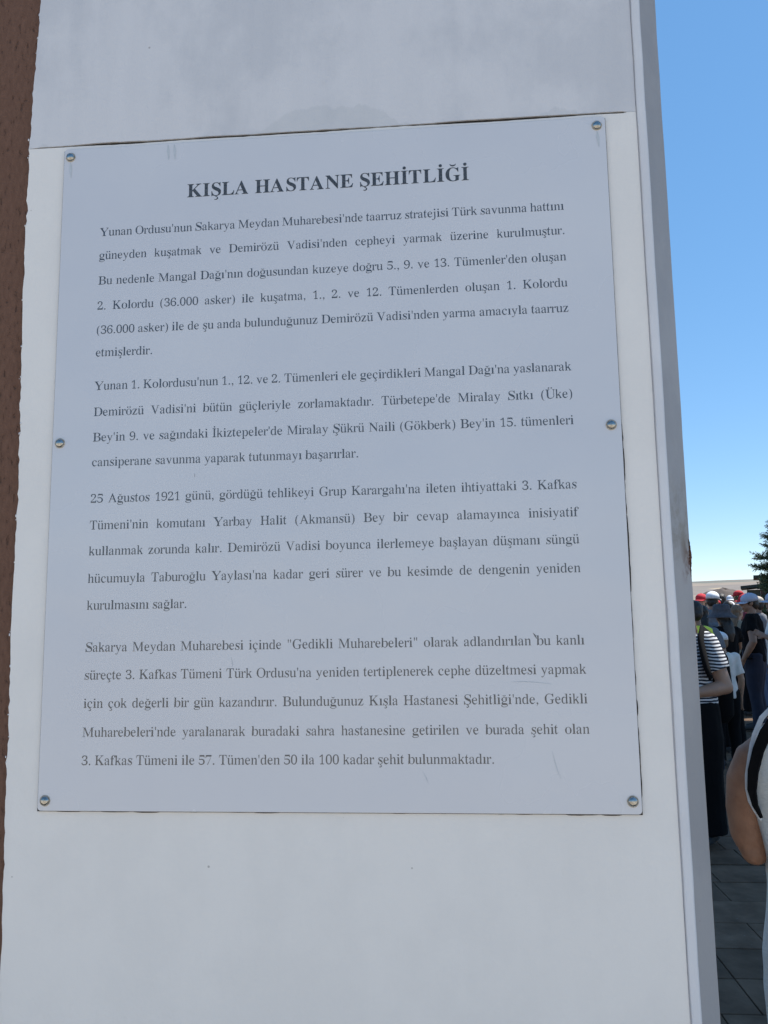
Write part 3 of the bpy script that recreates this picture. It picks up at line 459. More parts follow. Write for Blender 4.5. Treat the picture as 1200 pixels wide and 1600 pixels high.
PO = Vector((.5, 0, 1.2714))
panel = empty('information_panel', PO)
tag(panel, 'large white metal panel of Turkish text screwed to the white pillar', 'sign')
PW, PH, YB, YT = 1.0, 1.1976, -.0006, -.003
def outline(x0, x1, z0, z1, r, y):
    pts = []
    for cx, cz, a0 in ((x1 - r, z1 - r, 0), (x0 + r, z1 - r, 90), (x0 + r, z0 + r, 180), (x1 - r, z0 + r, 270)):
        for k in range(6):
            a = R(a0 + 18 * k); pts.append((cx + r * math.cos(a), y, cz + r * math.sin(a)))
    return pts
b = MB(); b.rings([outline(-.5, .5, 0, PH, .006, YB), outline(-.5, .5, 0, PH, .006, YT + .0005), outline(-.4994, .4994, .0006, PH - .0006, .0056, YT)])
b.f = [f[::-1] for f in b.f]
plate = b.build('plate', M['panel'], panel)
dk = MB().box(-.5013, .5010, -.0005, .0022, -.0013, PH - .002).build('shadow_line_backing', M['dark_gap'], panel)  # dark sheet reaching past the plate, painting its shadow line
# dark sealant blobs that also paint the shadow gap along the edges
sl = MB()
for k in range(46):
    t = rnd(.035, .62)
    sl.ell((.5003 + rnd(-.001, .0012), .0005, t), (.0019, .002, rnd(.006, .03)), 6, 4)
for k in range(40):
    sl.ell((rnd(-.46, .46), .0005, -.0005 + rnd(-.0012, .001)), (rnd(.006, .03), .002, .0013), 6, 4)
tag(sl.build('sealant_shadow_crumbs', M['dark_gap'], panel), kind='stuff')

# --- letters: outlines of a book serif, thousandths of the type size
def dec(s):
    D = {}
    for g_ in s.split(';'):
        k, w, c = g_.split(':', 2)
        D[k] = (int(w), [[tuple(map(float, q.split(','))) for q in cc.split(' ')] for cc in c.split('/')])
    return D
REG = dec(GREG); BOLD = dec(GBOLD)
for k in '0123456789':
    w, cs = REG[k]; REG[k] = (w, [[(x, y * .94) for x, y in c] for c in cs])
def area(P): return .5 * sum(P[i - 1][0] * P[i][1] - P[i][0] * P[i - 1][1] for i in range(len(P)))
def circ(cx, cy, r, n=10, ry=None): return [(cx + r * math.cos(2 * math.pi * i / n), cy + (ry or r) * math.sin(2 * math.pi * i / n)) for i in range(n)]
def bboxx(cs):
    xs = [p[0] for c in cs for p in c]; return min(xs), max(xs)
def breve(cx, y, w, h, t):
    o = []; i_ = []
    for k in range(9):
        a = math.pi * k / 8; o.append((cx - w * math.cos(a), y + h - h * math.sin(a) * 1.0))
        i_.append((cx - (w - t * .35) * math.cos(a), y + h - (h - t) * math.sin(a) + 0))
    return o + i_[::-1]
def ced(cx, t=1.0):
    return [(cx - 6, 12), (cx - 38, -72), (cx + 8, -66), (cx + 42, -92), (cx + 46, -122), (cx + 26, -160), (cx - 40, -176), (cx - 84, -166),
            (cx - 92, -190), (cx - 40, -216), (cx + 30, -212), (cx + 88, -176), (cx + 100, -120 * t), (cx + 76, -72), (cx + 22, -44), (cx + 30, 12)]
def glyph(ch, F, bold=False):
    """-> width, list of groups of contours"""
    dr = 78 if bold else 52
    lowdot = lambda cs: [c for c in cs if min(p[1] for p in c) < 480]
    if not bold and ch in HAND: return HAND[ch][0], [[c] for c in HAND[ch][1]]
    if ch in F and ch != 'i': return F[ch][0], [F[ch][1]]
    base = {'ı': 'i', 'i': 'i', 'ş': 's', 'ç': 'c', 'ğ': 'g', 'ü': 'u', 'ö': 'o', 'Ş': 'S', 'İ': 'I', 'Ü': 'U', 'Ö': 'O', 'Ğ': 'G'}.get(ch)
    if base:
        w, cs = F[base]; a, b_ = bboxx(cs); cx = (a + b_) / 2
        if ch in 'ı': return w, [lowdot(cs)]
        if ch == 'i': return w, [lowdot(cs), [circ(cx - 8, 618, 56)]]
        if ch in 'şçŞ': return w, [cs, [ced(cx)]]
        if ch == 'ğ': return w, [cs, [breve(cx - 12, 530, 112, 96, 48)]]
        if ch == 'Ğ': return w, [cs, [breve(cx, 745, 150, 125, 72)]]
        if ch in 'üö': return w, [cs, [circ(cx - 92, 610, dr)], [circ(cx + 92, 610, dr)]]
        if ch in 'ÜÖ': return w, [cs, [circ(cx - 100, 790, dr)], [circ(cx + 100, 790, dr)]]
        if ch == 'İ': return w, [cs, [circ(cx, 800 if not bold else 818, dr + 4)]]
    if ch == '.': return 250, [[circ(125, 46, 57)]]
    if ch == ',': return 250, [[[(84, 92), (130, 104), (176, 72), (184, 20), (160, -52), (96, -136), (78, -122), (118, -66), (134, -12), (92, 0), (66, 40)]]]
    if ch in '()':
        o = [(40, 250), (62, 430), (130, 570), (250, 676), (258, 660), (180, 560), (140, 430), (128, 250), (140, 70), (180, -60), (258, -162), (250, -177), (130, -70), (62, 70)]
        if ch == ')': o = [(333 - x, y) for x, y in o][::-1]
        return 333, [[o]]
    if ch == "'": return 190, [[[(58, 640), (72, 676), (118, 676), (132, 640), (108, 430), (82, 430)]]]
    if ch == '"': return 408, [[[(x + d, y) for x, y in [(28, 640), (42, 676), (88, 676), (102, 640), (78, 430), (52, 430)]]] for d in (56, 224)]
    return 250, []
def tess(group):
    cs = sorted(group, key=lambda c: -abs(area(c)))
    pts = [p for c in cs for p in c]
    tris = tessellate_polygon([[Vector((x, y, 0)) for x, y in c] for c in cs])
    out = []
    for t in tris:
        a, b_, c = (pts[i] for i in t)
        ar = (b_[0] - a[0]) * (c[1] - a[1]) - (b_[1] - a[1]) * (c[0] - a[0])
        if abs(ar) < 1: continue
        out.append(t if ar > 0 else (t[0], t[2], t[1]))
    return pts, out
cache = {}
def bx(x0, y0, x1, y1): return [(x0, y0), (x1, y0), (x1, y1), (x0, y1)]
HAND = {
 'N': (722, [[(100, 652), (196, 662), (614, 150), (614, -11), (594, -11), (128, 575)], bx(118, 17, 150, 600), bx(582, 60, 614, 645), bx(25, 0, 240, 19), bx(490, 643, 707, 662), bx(12, 643, 192, 662)]),
 'M': (889, [[(118, 655), (212, 662), (470, 112), (432, 0), (414, 0)], [(414, 0), (432, 0), (700, 600), (700, 662), (672, 655)], bx(672, 17, 766, 645), bx(110, 17, 140, 620), bx(15, 0, 240, 19), bx(590, 0, 863, 19), bx(672, 643, 863, 662), bx(12, 643, 214, 662)]),
 'A': (722, [[(340, 674), (368, 674), (652, 17), (546, 17), (312, 590)], [(104, 17), (148, 17), (350, 520), (350, 674), (340, 674)], bx(195, 224, 460, 258), bx(15, 0, 213, 19), bx(451, 0, 706, 19)]),
 'V': (722, [[(92, 645), (200, 645), (400, 130), (374, -11), (354, -11)], [(346, -11), (378, -11), (600, 645), (558, 645)], bx(16, 643, 288, 662), bx(470, 643, 697, 662)]),
 'v': (500, [[(58, 436), (146, 436), (286, 100), (262, -14), (243, -14)], [(236, -14), (268, -14), (432, 436), (388, 436)], bx(19, 434, 215, 450), bx(325, 434, 477, 450)]),
 'y': (500, [[(58, 436), (146, 436), (282, 110), (250, 0)], [(388, 436), (434, 436), (242, -60), (185, -165), (120, -217), (70, -217), (32, -195), (32, -160), (60, -145), (105, -165), (150, -165), (190, -110), (238, 0)], bx(14, 434, 215, 450), bx(330, 434, 475, 450)]),
 'j': (278, [[(106, 10), (188, 10), (190, 458), (160, 452), (20, 410), (22, 398), (92, 400), (106, 385)], [(106, 10), (106, -80), (90, -150), (58, -188), (22, -180), (-8, -150), (-40, -138), (-66, -160), (-60, -195), (-20, -217), (60, -212), (140, -165), (180, -90), (188, 10)], circ(142, 618, 56)]),
}
def gl(ch, bold):
    if (ch, bold) not in cache:
        w, gs = glyph(ch, BOLD if bold else REG, bold); cache[(ch, bold)] = (w, [tess(g_) for g_ in gs])
    return cache[(ch, bold)]
def text_line(s, x0, z0, x1, z1, em, name='text_line', bold=False, justify=True, m=None):
    ws = sum(gl(c, bold)[0] for c in s) * em / 1000
    length = x1 - x0
    gap = 0; sc = 1
    if justify: gap = (length - ws) / s.count(' ')
    else: sc = length / ws
    v = []; f = []; x = 0
    for c in s:
        w, gs = gl(c, bold)
        for q, (pts, tris) in enumerate(gs):
            n = len(v); y = YT - .00025 - .00006 * q
            for px, py in pts:
                X = x0 + (x + px * em / 1000) * sc
                v.append((X - PO.x, y, z0 + (z1 - z0) * (X - x0) / length + py * em / 1000 - PO.z))
            f += [(a + n, b_ + n, c_ + n) for a, b_, c_ in tris]
        x += w * em / 1000 + (gap if c == ' ' else 0)
    return mesh(name, v, f, m or M['ink'], panel)
XL, XR = .0742, .9212
LINES = [
 ("Yunan Ordusu'nun Sakarya Meydan Muharebesi'nde taarruz stratejisi Türk savunma hattını", 2.2945, XR),
 ("güneyden kuşatmak ve Demirözü Vadisi'nden cepheyi yarmak üzerine kurulmuştur.", 2.2490, XR),
 ("Bu nedenle Mangal Dağı'nın doğusundan kuzeye doğru 5., 9. ve 13. Tümenler'den oluşan", 2.2005, XR),
 ("2. Kolordu (36.000 asker) ile kuşatma, 1., 2. ve 12. Tümenlerden oluşan 1. Kolordu", 2.1525, XR),
 ("(36.000 asker) ile de şu anda bulunduğunuz Demirözü Vadisi'nden yarma amacıyla taarruz", 2.1065, XR),
 ("etmişlerdir.", 2.0640, None),
 ("Yunan 1. Kolordusu'nun 1., 12. ve 2. Tümenleri ele geçirdikleri Mangal Dağı'na yaslanarak", 2.0015, XR),
 ("Demirözü Vadisi'ni bütün güçleriyle zorlamaktadır. Türbetepe'de Miralay Sıtkı (Üke)", 1.9535, XR),
 ("Bey'in 9. ve sağındaki İkiztepeler'de Miralay Şükrü Naili (Gökberk) Bey'in 15. tümenleri", 1.9070, XR),
 ("cansiperane savunma yaparak tutunmayı başarırlar.", 1.8620, None),
 ("25 Ağustos 1921 günü, gördüğü tehlikeyi Grup Karargahı'na ileten ihtiyattaki 3. Kafkas", 1.7965, XR),
 ("Tümeni'nin komutanı Yarbay Halit (Akmansü) Bey bir cevap alamayınca inisiyatif", 1.7490, XR),
 ("kullanmak zorunda kalır. Demirözü Vadisi boyunca ilerlemeye başlayan düşmanı süngü", 1.7035, XR),
 ("hücumuyla Taburoğlu Yaylası'na kadar geri sürer ve bu kesimde de dengenin yeniden", 1.6555, XR),
 ("kurulmasını sağlar.", 1.6090, None),
 ("Sakarya Meydan Muharebesi içinde \"Gedikli Muharebeleri\" olarak adlandırılan bu kanlı", 1.5370, XR + .001),
 ("süreçte 3. Kafkas Tümeni Türk Ordusu'na yeniden tertiplenerek cephe düzeltmesi yapmak", 1.4900, XR + .0015),
 ("için çok değerli bir gün kazandırır. Bulunduğunuz Kışla Hastanesi Şehitliği'nde, Gedikli", 1.4425, XR + .0015),
 ("Muharebeleri'nde yaralanarak buradaki sahra hastanesine getirilen ve burada şehit olan", 1.3945, XR + .0025),
 ("3. Kafkas Tümeni ile 57. Tümen'den 50 ila 100 kadar şehit bulunmaktadır.", 1.3480, None)]
EM = .0233
text_line("KIŞLA HASTANE ŞEHİTLİĞİ", .2377, 2.3595, .7565, 2.3625, .0377, 'title_line', True, False, M['ink_title'])
for s, z, xr in LINES:
    if xr: text_line(s, XL, z - .0018, xr, z + .0022, EM)
    else:
        w = sum(gl(c, False)[0] for c in s) * EM / 1000
        text_line(s, XL, z - .0018, XL + w, z - .0018 + .004 * w / .847, EM, justify=False)
# six domed screws with stained washers
for sx, sz in ((.0125, 2.4525), (.985, 2.4525), (.983, 1.9060), (.0140, 1.9040), (.0130, 1.2880), (.986, 1.2915)):
    rs = []
    for r, y in ((.0080, -.0032), (.0082, -.0038), (.0078, -.0052), (.0067, -.0070), (.0049, -.0084), (.0026, -.0091), (.0006, -.0093)):
        rs.append([(sx - PO.x + r * math.cos(2 * math.pi * k / 20), y, sz - PO.z + r * math.sin(2 * math.pi * k / 20)) for k in range(20)])
    s_ = MB().rings(rs).build('screw', M['chrome'], panel, True)
    w_ = MB().rings([[(sx - PO.x + r * math.cos(2 * math.pi * k / 20), y, sz - PO.z + r * math.sin(2 * math.pi * k / 20)) for k in range(20)] for r, y in ((.0094, -.0029), (.0094, -.0034), (.0086, -.0036), (.002, -.0036))])
    w_.build('washer', M['washer'], s_)
# marks scratched into the enamel
def streak(pts, w, name='scratch', m=None):
    v = []; f = []
    for i, (x, z) in enumerate(pts):
        a = pts[max(0, i - 1)]; b_ = pts[min(len(pts) - 1, i + 1)]
        d = Vector((b_[0] - a[0], b_[1] - a[1])).normalized(); ww = w * (.25 + math.sin(math.pi * i / (len(pts) - 1)))
        v += [(x - d.y * ww - PO.x, YT - .00045, z + d.x * ww - PO.z), (x + d.y * ww - PO.x, YT - .00045, z - d.x * ww - PO.z)]
    for i in range(len(pts) - 1): f.append((2 * i, 2 * i + 1, 2 * i + 3, 2 * i + 2))
    mesh(name, v, f, m or M['scratch'], panel)
streak([(.8385, 1.5590), (.8420, 1.5545), (.8445, 1.5490)], .0009, m=M['ink'])
streak([(.800, 1.4795), (.820, 1.4800), (.845, 1.4785), (.866, 1.4755)], .0004, m=M['stain'])
streak([(.862, 1.370), (.866, 1.352), (.870, 1.338), (.8745, 1.326)], .0005, m=M['stain'])
streak([(.652, 1.338), (.658, 1.326), (.661, 1.318)], .0004, m=M['stain'])
streak([(.3310, 1.524), (.3330, 1.515), (.3332, 1.507)], .0004, m=M['stain'])
streak([(.262, 1.842), (.262, 1.836)], .0008, m=M['ink'])
for sx in (.0125, .2, .212, .985):
    z0 = 2.442 if sx in (.0125, .985) else 2.466
    streak([(sx, z0), (sx + .001, z0 - .012), (sx + .002, z0 - .03)], .0022, 'drip_mark', M['stain'])

# ------------------------------------------------------------------ added canopy, outside the frame, shaped to shade the paving and nearest woman
cz = 11.0
cano = empty('added_shade_canopy', (8.5, 5.2, 0)); tag(cano, 'unseen flat concrete canopy on square columns, added to cast shade', 'canopy')
MB().box(-3.5, 3.5, -3.55, .6, cz, cz + .45).build('shade_canopy_slab', M['concrete'], cano)
MB().box(.1, 3.5, .602, 7.2, cz, cz + .45).build('shade_canopy_slab', M['concrete'], cano)
for cx, cy in ((-3.1, -3.2), (3.1, -3.2), (-3.1, -1.3), (3.1, 6.8), (.5, 6.8)):
    MB().box(cx - .2, cx + .2, cy - .2, cy + .2, -.05, cz).build('shade_canopy_column', M['concrete'], cano)

# ------------------------------------------------------------------ background buildings
M['wood'] = mat('dark_red_board', (.085, .035, .03), .8, (.045, .02, .018), 14, .002, 30, stretch=(1, 1, .2))
M['roof'] = mat('dark_green_roof', (.03, .045, .038), .7, (.02, .03, .026), 5)
M['hutwall'] = mat('dim_green_wall', (.075, .085, .06), .85, (.05, .055, .04), 3)
M['glass'] = mat('dark_glass', (.02, .025, .03), .1)
hut = empty('kiosk', (10.62, 22.2, -.06), R(-21)); tag(hut, 'dark reddish wooden kiosk half hidden behind the conifer', 'kiosk')
k = MB().box(-.62, .75, -.85, 1.2, 0, 2.42).build('body', M['wood'], hut)
for i in range(9):
    MB().box(-.62 + i * .152, -.62 + i * .152 + .140, -.872, -.85, .05, 2.38).build('board', M['wood'], hut)
MB().box(-.78, .9, -1.0, 1.35, 2.423, 2.50).build('roof', M['roof'], hut)
shed = empty('shed', (13.15, 28.4, -.06), R(-21)); tag(shed, 'low green walled shed with dark sloping roof behind red caps', 'shed')
MB().box(-1.15, 1.4, -1.1, 2.0, 0, 2.2).build('wall', M['hutwall'], shed)
v = [(-1.35, -1.3, 2.24), (1.6, -1.3, 2.52), (1.6, 2.2, 2.52), (-1.35, 2.2, 2.24)]
MB().add(v + [(a, b_, c + .10) for a, b_, c in v], [(3, 2, 1, 0), (4, 5, 6, 7), (0, 1, 5, 4), (1, 2, 6, 5), (2, 3, 7, 6), (3, 0, 4, 7)]).build('roof', M['roof'], shed)
MB().box(-.7, -.1, -1.13, -1.101, .9, 1.8).build('window', M['glass'], shed)
MB().box(.3, 1.1, -1.13, -1.101, 0, 1.95).build('door', M['wood'], shed)

# ------------------------------------------------------------------ conifer
M['bark'] = mat('conifer_bark', (.10, .07, .05), .95, (.06, .045, .035), 20, .01, 30)
M['needles'] = mat('cedar_needles', (.075, .11, .05), .75, (.035, .06, .03), 1.6)
def sprig(mb, o, d, L, n=16):
    """a shoot set round with needle tufts"""
    d = d.normalized(); u = d.cross(Vector((0, 0, 1)));
    if u.length < .1: u = Vector((1, 0, 0))
    u.normalize(); w = u.cross(d)
    for i in range(n):
        t = (i + .5) / n; c = o + d * L * t; a = rnd(0, 6.28)
        e = (d * rnd(.35, .9) + (u * math.cos(a) + w * math.sin(a)) * rnd(.5, 1)).normalized()
        ln = L * rnd(.26, .44) * (1 - .4 * t); s = e.cross(Vector((rnd(-1, 1), rnd(-1, 1), rnd(-1, 1)))).normalized() * ln * .17
        mb.add([c - s, c + s, c + e * ln], [(0, 1, 2)])
    mb.add([o - u * .006, o + u * .006, o + d * L], [(0, 1, 2)])
def conifer(loc, H, RB, label, seed, n_lv=22):
    random.seed(seed)
    t = empty('conifer_tree', loc); tag(t, label, 'tree')
    tr = MB(); tr.tube([(0, 0, -.1), (.02, .01, H * .3), (-.02, .03, H * .65), (0, 0, H)], [H * .032, H * .024, H * .014, .01], 10)
    cr = MB()
    for i in range(n_lv):
        f_ = i / (n_lv - 1); z = H * (.06 + .92 * f_); Lb = RB * (1 - f_) ** .75 + .12
        nb = int(8 - 3 * f_)
        a0 = rnd(0, 6.28)
        for b_ in range(nb):
            a = a0 + 6.283 * b_ / nb + rnd(-.35, .35); L = Lb * rnd(.7, 1.15)
            d = Vector((math.cos(a), math.sin(a), rnd(-.12, .42) + .25 * f_)); pts = [Vector((0, 0, z))]
            for q in range(1, 5):
                pts.append(pts[-1] + d.normalized() * L / 4); d.z -= rnd(.0, .08)
            tr.tube(pts, [.022 * (1 - f_ * .6), .018, .012, .008, .004], 5)
            for q in range(int(22 + 40 * L)):
                s = rnd(.12, 1) ** .8; idx = min(3, int(s * 4)); p = pts[idx].lerp(pts[idx + 1], s * 4 - idx)
                sd_ = Vector((math.cos(a + rnd(-1.3, 1.3)), math.sin(a + rnd(-1.3, 1.3)), rnd(-.15, .55)))
                sprig(cr, p, sd_, rnd(.14, .34) * (.7 + .5 * (1 - f_)), 14)
            sprig(cr, pts[-1], pts[-1] - pts[-2], .22, 14)
    tr.build('trunk', M['bark'], t, True); cr.build('crown', M['needles'], t)
conifer((9.05, 17.6, -.04), 4.35, 1.25, 'dark green conifer tree at the right edge in front of kiosk', 5, 34)
random.seed(11)

# ------------------------------------------------------------------ people
def cloth(name, c, c2=None, rough=.85, bump=.0015):
    return mat(name, c, rough, c2 or tuple(x * .86 for x in c), 22, bump, 45)
def skin_mat(name, c): return mat(name, c, .5, tuple(x * .86 for x in c), 9, .0004, 160, sss=.12)
SK = [skin_mat('skin_tan', (.42, .25, .17)), skin_mat('skin_brown', (.30, .17, .11)), skin_mat('skin_light', (.50, .33, .24))]
HAIRD = mat('dark_hair', (.02, .015, .012), .5, (.010, .008, .007), 60, .002, 200, stretch=(1, 1, .15))
HAIRB = mat('light_brown_hair', (.20, .13, .075), .55, (.12, .075, .042), 60, .002, 200, stretch=(1, 1, .15))
EYE = mat('eye', (.6, .58, .55), .2)
SHOE = cloth('dark_shoe_leather', (.03, .028, .028)); SHOEW = cloth('pale_shoe_cloth', (.5, .5, .48))
BLACK = cloth('black_cotton', (.0065, .0065, .0075), None, .95); BLACK.node_tree.nodes['Principled BSDF'].inputs['Specular IOR Level'].default_value = .15; WHITE = cloth('white_cotton', (.74, .73, .70)); GREY = cloth('grey_cotton', (.16, .17, .19))
NAVY = cloth('navy_denim', (.015, .02, .04)); DENIM = cloth('blue_denim', (.07, .11, .19)); OLIVE = cloth('olive_cotton', (.12, .12, .06))
REDC = cloth('red_cap_cloth', (.55, .025, .04)); WHC = cloth('white_cap_cloth', (.78, .80, .84)); BEIGE = cloth('beige_cap_cloth', (.62, .54, .44))
GCAP = cloth('pale_grey_blue_cap_cloth', (.42, .47, .58)); BUCK = cloth('charcoal_hat_cloth', (.085, .08, .09), (.05, .048, .055)); HIVIS = cloth('hi_vis_yellow_cloth', (.80, .88, .10))
TAN = cloth('khaki_cotton', (.30, .25, .18)); MAROON = cloth('maroon_cotton', (.18, .03, .05)); TRIM = cloth('white_trim', (.70, .72, .74))

def striped():
    m, n, l, p = nodes('navy_white_striped_cotton')
    tc = N(n, 'ShaderNodeTexCoord'); nz = N(n, 'ShaderNodeTexNoise'); nz.inputs['Scale'].default_value = 7; l.new(tc.outputs['Object'], nz.inputs['Vector'])
    s = N(n, 'ShaderNodeSeparateXYZ'); l.new(tc.outputs['Object'], s.inputs[0])
    a = N(n, 'ShaderNodeMath', operation='MULTIPLY_ADD'); l.new(nz.outputs['Fac'], a.inputs[0]); a.inputs[1].default_value = .03; l.new(s.outputs['Z'], a.inputs[2])
    b = N(n, 'ShaderNodeMath', operation='MULTIPLY'); l.new(a.outputs[0], b.inputs[0]); b.inputs[1].default_value = 1 / .0225
    c = N(n, 'ShaderNodeMath', operation='FRACT'); l.new(b.outputs[0], c.inputs[0])
    d = N(n, 'ShaderNodeMath', operation='GREATER_THAN'); l.new(c.outputs[0], d.inputs[0]); d.inputs[1].default_value = .52
    x = N(n, 'ShaderNodeMix', data_type='RGBA'); l.new(d.outputs[0], x.inputs['Factor']); x.inputs['A'].default_value = (.018, .02, .035, 1); x.inputs['B'].default_value = (.70, .70, .70, 1)
    l.new(x.outputs['Result'], p.inputs['Base Color']); p.inputs['Roughness'].default_value = .85
    return m
STRIPE = striped()

def hand(mb, wr, d, side, r=.0085, palm=.030):
    """palm, four fingers and a thumb, slightly curled, hanging along d"""
    d = Vector(d).normalized(); n_ = Vector((side, 0, 0)); n_ = (n_ - d * n_.dot(d)).normalized(); w = d.cross(n_).normalized()
    if w.y < 0: w = -w
    mb.tube([wr - d * .02, wr + d * .02, wr + d * .085], [.026, .036, .036], 12, .42, ref=n_)
    for i, (o, L) in enumerate(((-.029, .062), (-.010, .074), (.010, .078), (.029, .070))):
        a = wr + d * .078 + w * o; c = a + (d + w * o * 2).normalized() * L * .5 - n_ * .004; e = c + (d * .8 - n_ * .6).normalized() * L * .5
        mb.tube([a, c, e], [r * 1.08, r, r * .8], 8)
    a = wr + d * .02 + w * .028; c = a + (d * .7 + w * .7).normalized() * .035; e = c + (d * .95 + w * .1 - n_ * .3).normalized() * .032
    mb.tube([a, c, e], [r * 1.5, r * 1.2, r * .9], 8)

def person(label, loc, face, H=1.70, skin=SK[0], top=WHITE, trousers=BLACK, hair=HAIRD, cap=None, brim=True, bucket=None, sleeve=.55, armL=None, armR=None,
           vest=None, longhair=False, shoe=SHOE, group='visitors gathered on the plaza', girth=1.0, vox=.009, skirt=0, tilt=0, headturn=0, hem=.86, torso_disp=.015):
    """local frame: faces +Y, own left side is -X"""
    s = H / 1.70
    root = empty('person', loc, R(face)); tag(root, label, 'person', group)
    V = lambda x, y, z: Vector((x * s, y * s, z * s))
    armL = armL or ((-.235, -.02, 1.10), (-.25, .05, .86)); armR = armR or ((.235, -.02, 1.10), (.25, .05, .86))
    body = MB()
    for sg in (-1, 1):
        body.tube([V(.09 * sg, 0, .92), V(.10 * sg, .01, .72), V(.105 * sg, .015, .48), V(.105 * sg, -.005, .34), V(.105 * sg, -.02, .10), V(.105 * sg, -.02, .05)],
                  [.095 * s * girth, .083 * s * girth, .056 * s, .058 * s, .038 * s, .04 * s], 14)
        body.tube([V(.105 * sg, -.06, .045), V(.11 * sg, .05, .045), V(.115 * sg, .15, .03)], [.036 * s, .042 * s, .030 * s], 12, .8)
    g_ = girth
    body.loft([(0, 0, .86 * s, .15 * s * g_, .10 * s * g_), (0, 0, .95 * s, .165 * s * g_, .115 * s * g_), (0, .005 * s, 1.08 * s, .138 * s * g_, .098 * s * g_), (0, .01 * s, 1.22 * s, .155 * s * g_, .108 * s),
               (0, .0, 1.34 * s, .172 * s, .10 * s), (0, -.005 * s, 1.41 * s, .135 * s, .075 * s), (0, -.005 * s, 1.445 * s, .07 * s, .055 * s)], 28)
    hc = V(0, .02, 1.585); q = Matrix.Rotation(R(headturn), 3, 'Z') @ Matrix.Rotation(R(-tilt), 3, 'X')
    body.tube([V(0, -.01, 1.40), V(0, .0, 1.47), V(0, .01, 1.54)], [.060 * s, .055 * s, .055 * s], 14)
    body.ell(hc + q @ V(0, -.012, .022), (.074 * s, .094 * s, .092 * s), 22, 14, q)
    body.ell(hc + q @ V(0, .022, -.040), (.058 * s, .066 * s, .072 * s), 18, 12, q)
    body.ell(hc + q @ V(0, .072, -.092), (.022 * s, .018 * s, .018 * s), 10, 8)
    body.tube([hc + q @ V(0, .080, .020), hc + q @ V(0, .096, -.006), hc + q @ V(0, .106, -.022)], [.009 * s, .012 * s, .014 * s], 8)
    body.ell(hc + q @ V(0, .084, -.055), (.024 * s, .010 * s, .010 * s), 10, 6)
    body.ell(hc + q @ V(0, .077, .028), (.048 * s, .012 * s, .010 * s), 12, 6)
    for sg in (-1, 1):
        body.ell(hc + q @ V(.074 * sg, -.008, -.005), (.010 * s, .020 * s, .032 * s), 10, 8)
        e = MB().ell(hc + q @ V(.030 * sg, .076, .010), (.011 * s,) * 3, 10, 8).build('eye', EYE, root, True)
    for sg, (el, wr) in ((-1, armL), (1, armR)):
        sh = V(.168 * sg, -.005, 1.375); el = V(*el); wr = V(*wr)
        body.tube([V(.10 * sg, -.005, 1.37), sh, sh.lerp(el, .3), sh.lerp(el, .7), el], [.055 * s, .058 * s * g_, .052 * s * g_, .044 * s * g_, .038 * s * g_], 14)
        body.ell(sh, (.056 * s * g_,) * 3)
        body.ell(el, (.040 * s * g_,) * 3)
        body.tube([el, el.lerp(wr, .3), wr], [.039 * s * g_, .041 * s * g_, .026 * s], 14)
        hand(body, wr, wr - el, -sg)
    body.remesh('body', skin, root, vox, 2)
    # trousers or skirt
    t = MB()
    for sg in (-1, 1):
        wd = 1 + skirt
        t.tube([V(.085 * sg, 0, .95), V(.10 * sg, .005, .72), V(.105 * sg, .01, .48), V(.108 * sg, -.01, .28), V(.11 * sg, -.015, .075)],
               [.115 * s * g_, .102 * s * g_ * (1 + skirt * .3), .078 * s * wd, .072 * s * wd, .070 * s * wd], 16)
    t.loft([(0, 0, .84 * s, .165 * s * g_, .118 * s * g_), (0, 0, .95 * s, .178 * s * g_, .128 * s * g_), (0, 0, 1.03 * s, .158 * s * g_, .115 * s * g_)], 28)
    t.remesh('trousers', trousers, root, .012, 2, .008, 9, loc[0])
    # top
    t = MB()
    t.loft([(0, 0, hem * s, .178 * s * g_, .130 * s * g_), (0, 0, .98 * s, .180 * s * g_, .130 * s * g_), (0, .005 * s, 1.10 * s, .160 * s * g_, .116 * s * g_), (0, .01 * s, 1.22 * s, .172 * s * g_, .124 * s * g_),
            (0, 0, 1.34 * s, .186 * s, .114 * s), (0, -.005 * s, 1.415 * s, .150 * s, .088 * s), (0, -.005 * s, 1.452 * s, .082 * s, .066 * s)], 30)
    for sg, (el, wr) in ((-1, armL), (1, armR)):
        sh = V(.168 * sg, -.005, 1.375); el = V(*el)
        t.tube([V(.09 * sg, -.005, 1.375), sh], [.066 * s, .068 * s * g_], 16)
        if sleeve: t.ell(sh, (.069 * s * g_,) * 3); t.tube([sh, sh.lerp(el, sleeve)], [.068 * s * g_, .069 * s * g_], 16)
    t.remesh('shirt', top, root, .011, 2, torso_disp, 11, loc[1])
    if vest:
        t = MB(); t.loft([(0, 0, .95 * s, .196 * s * g_, .146 * s * g_), (0, .005 * s, 1.2 * s, .190 * s * g_, .142 * s * g_), (0, 0, 1.36 * s, .196 * s, .130 * s), (0, -.005 * s, 1.43 * s, .160 * s, .10 * s), (0, -.005 * s, 1.462 * s, .09 * s, .075 * s)], 30)
        t.remesh('vest', vest, root, .012, 2, .008, 9)
    for sg in (-1, 1):
        MB().tube([V(.105 * sg, -.085, .04), V(.108 * sg, -.03, .055), V(.112 * sg, .06, .052), V(.118 * sg, .17, .032)], [.034 * s, .045 * s, .046 * s, .030 * s], 14, .85).remesh('shoe', shoe, root, .009, 1)
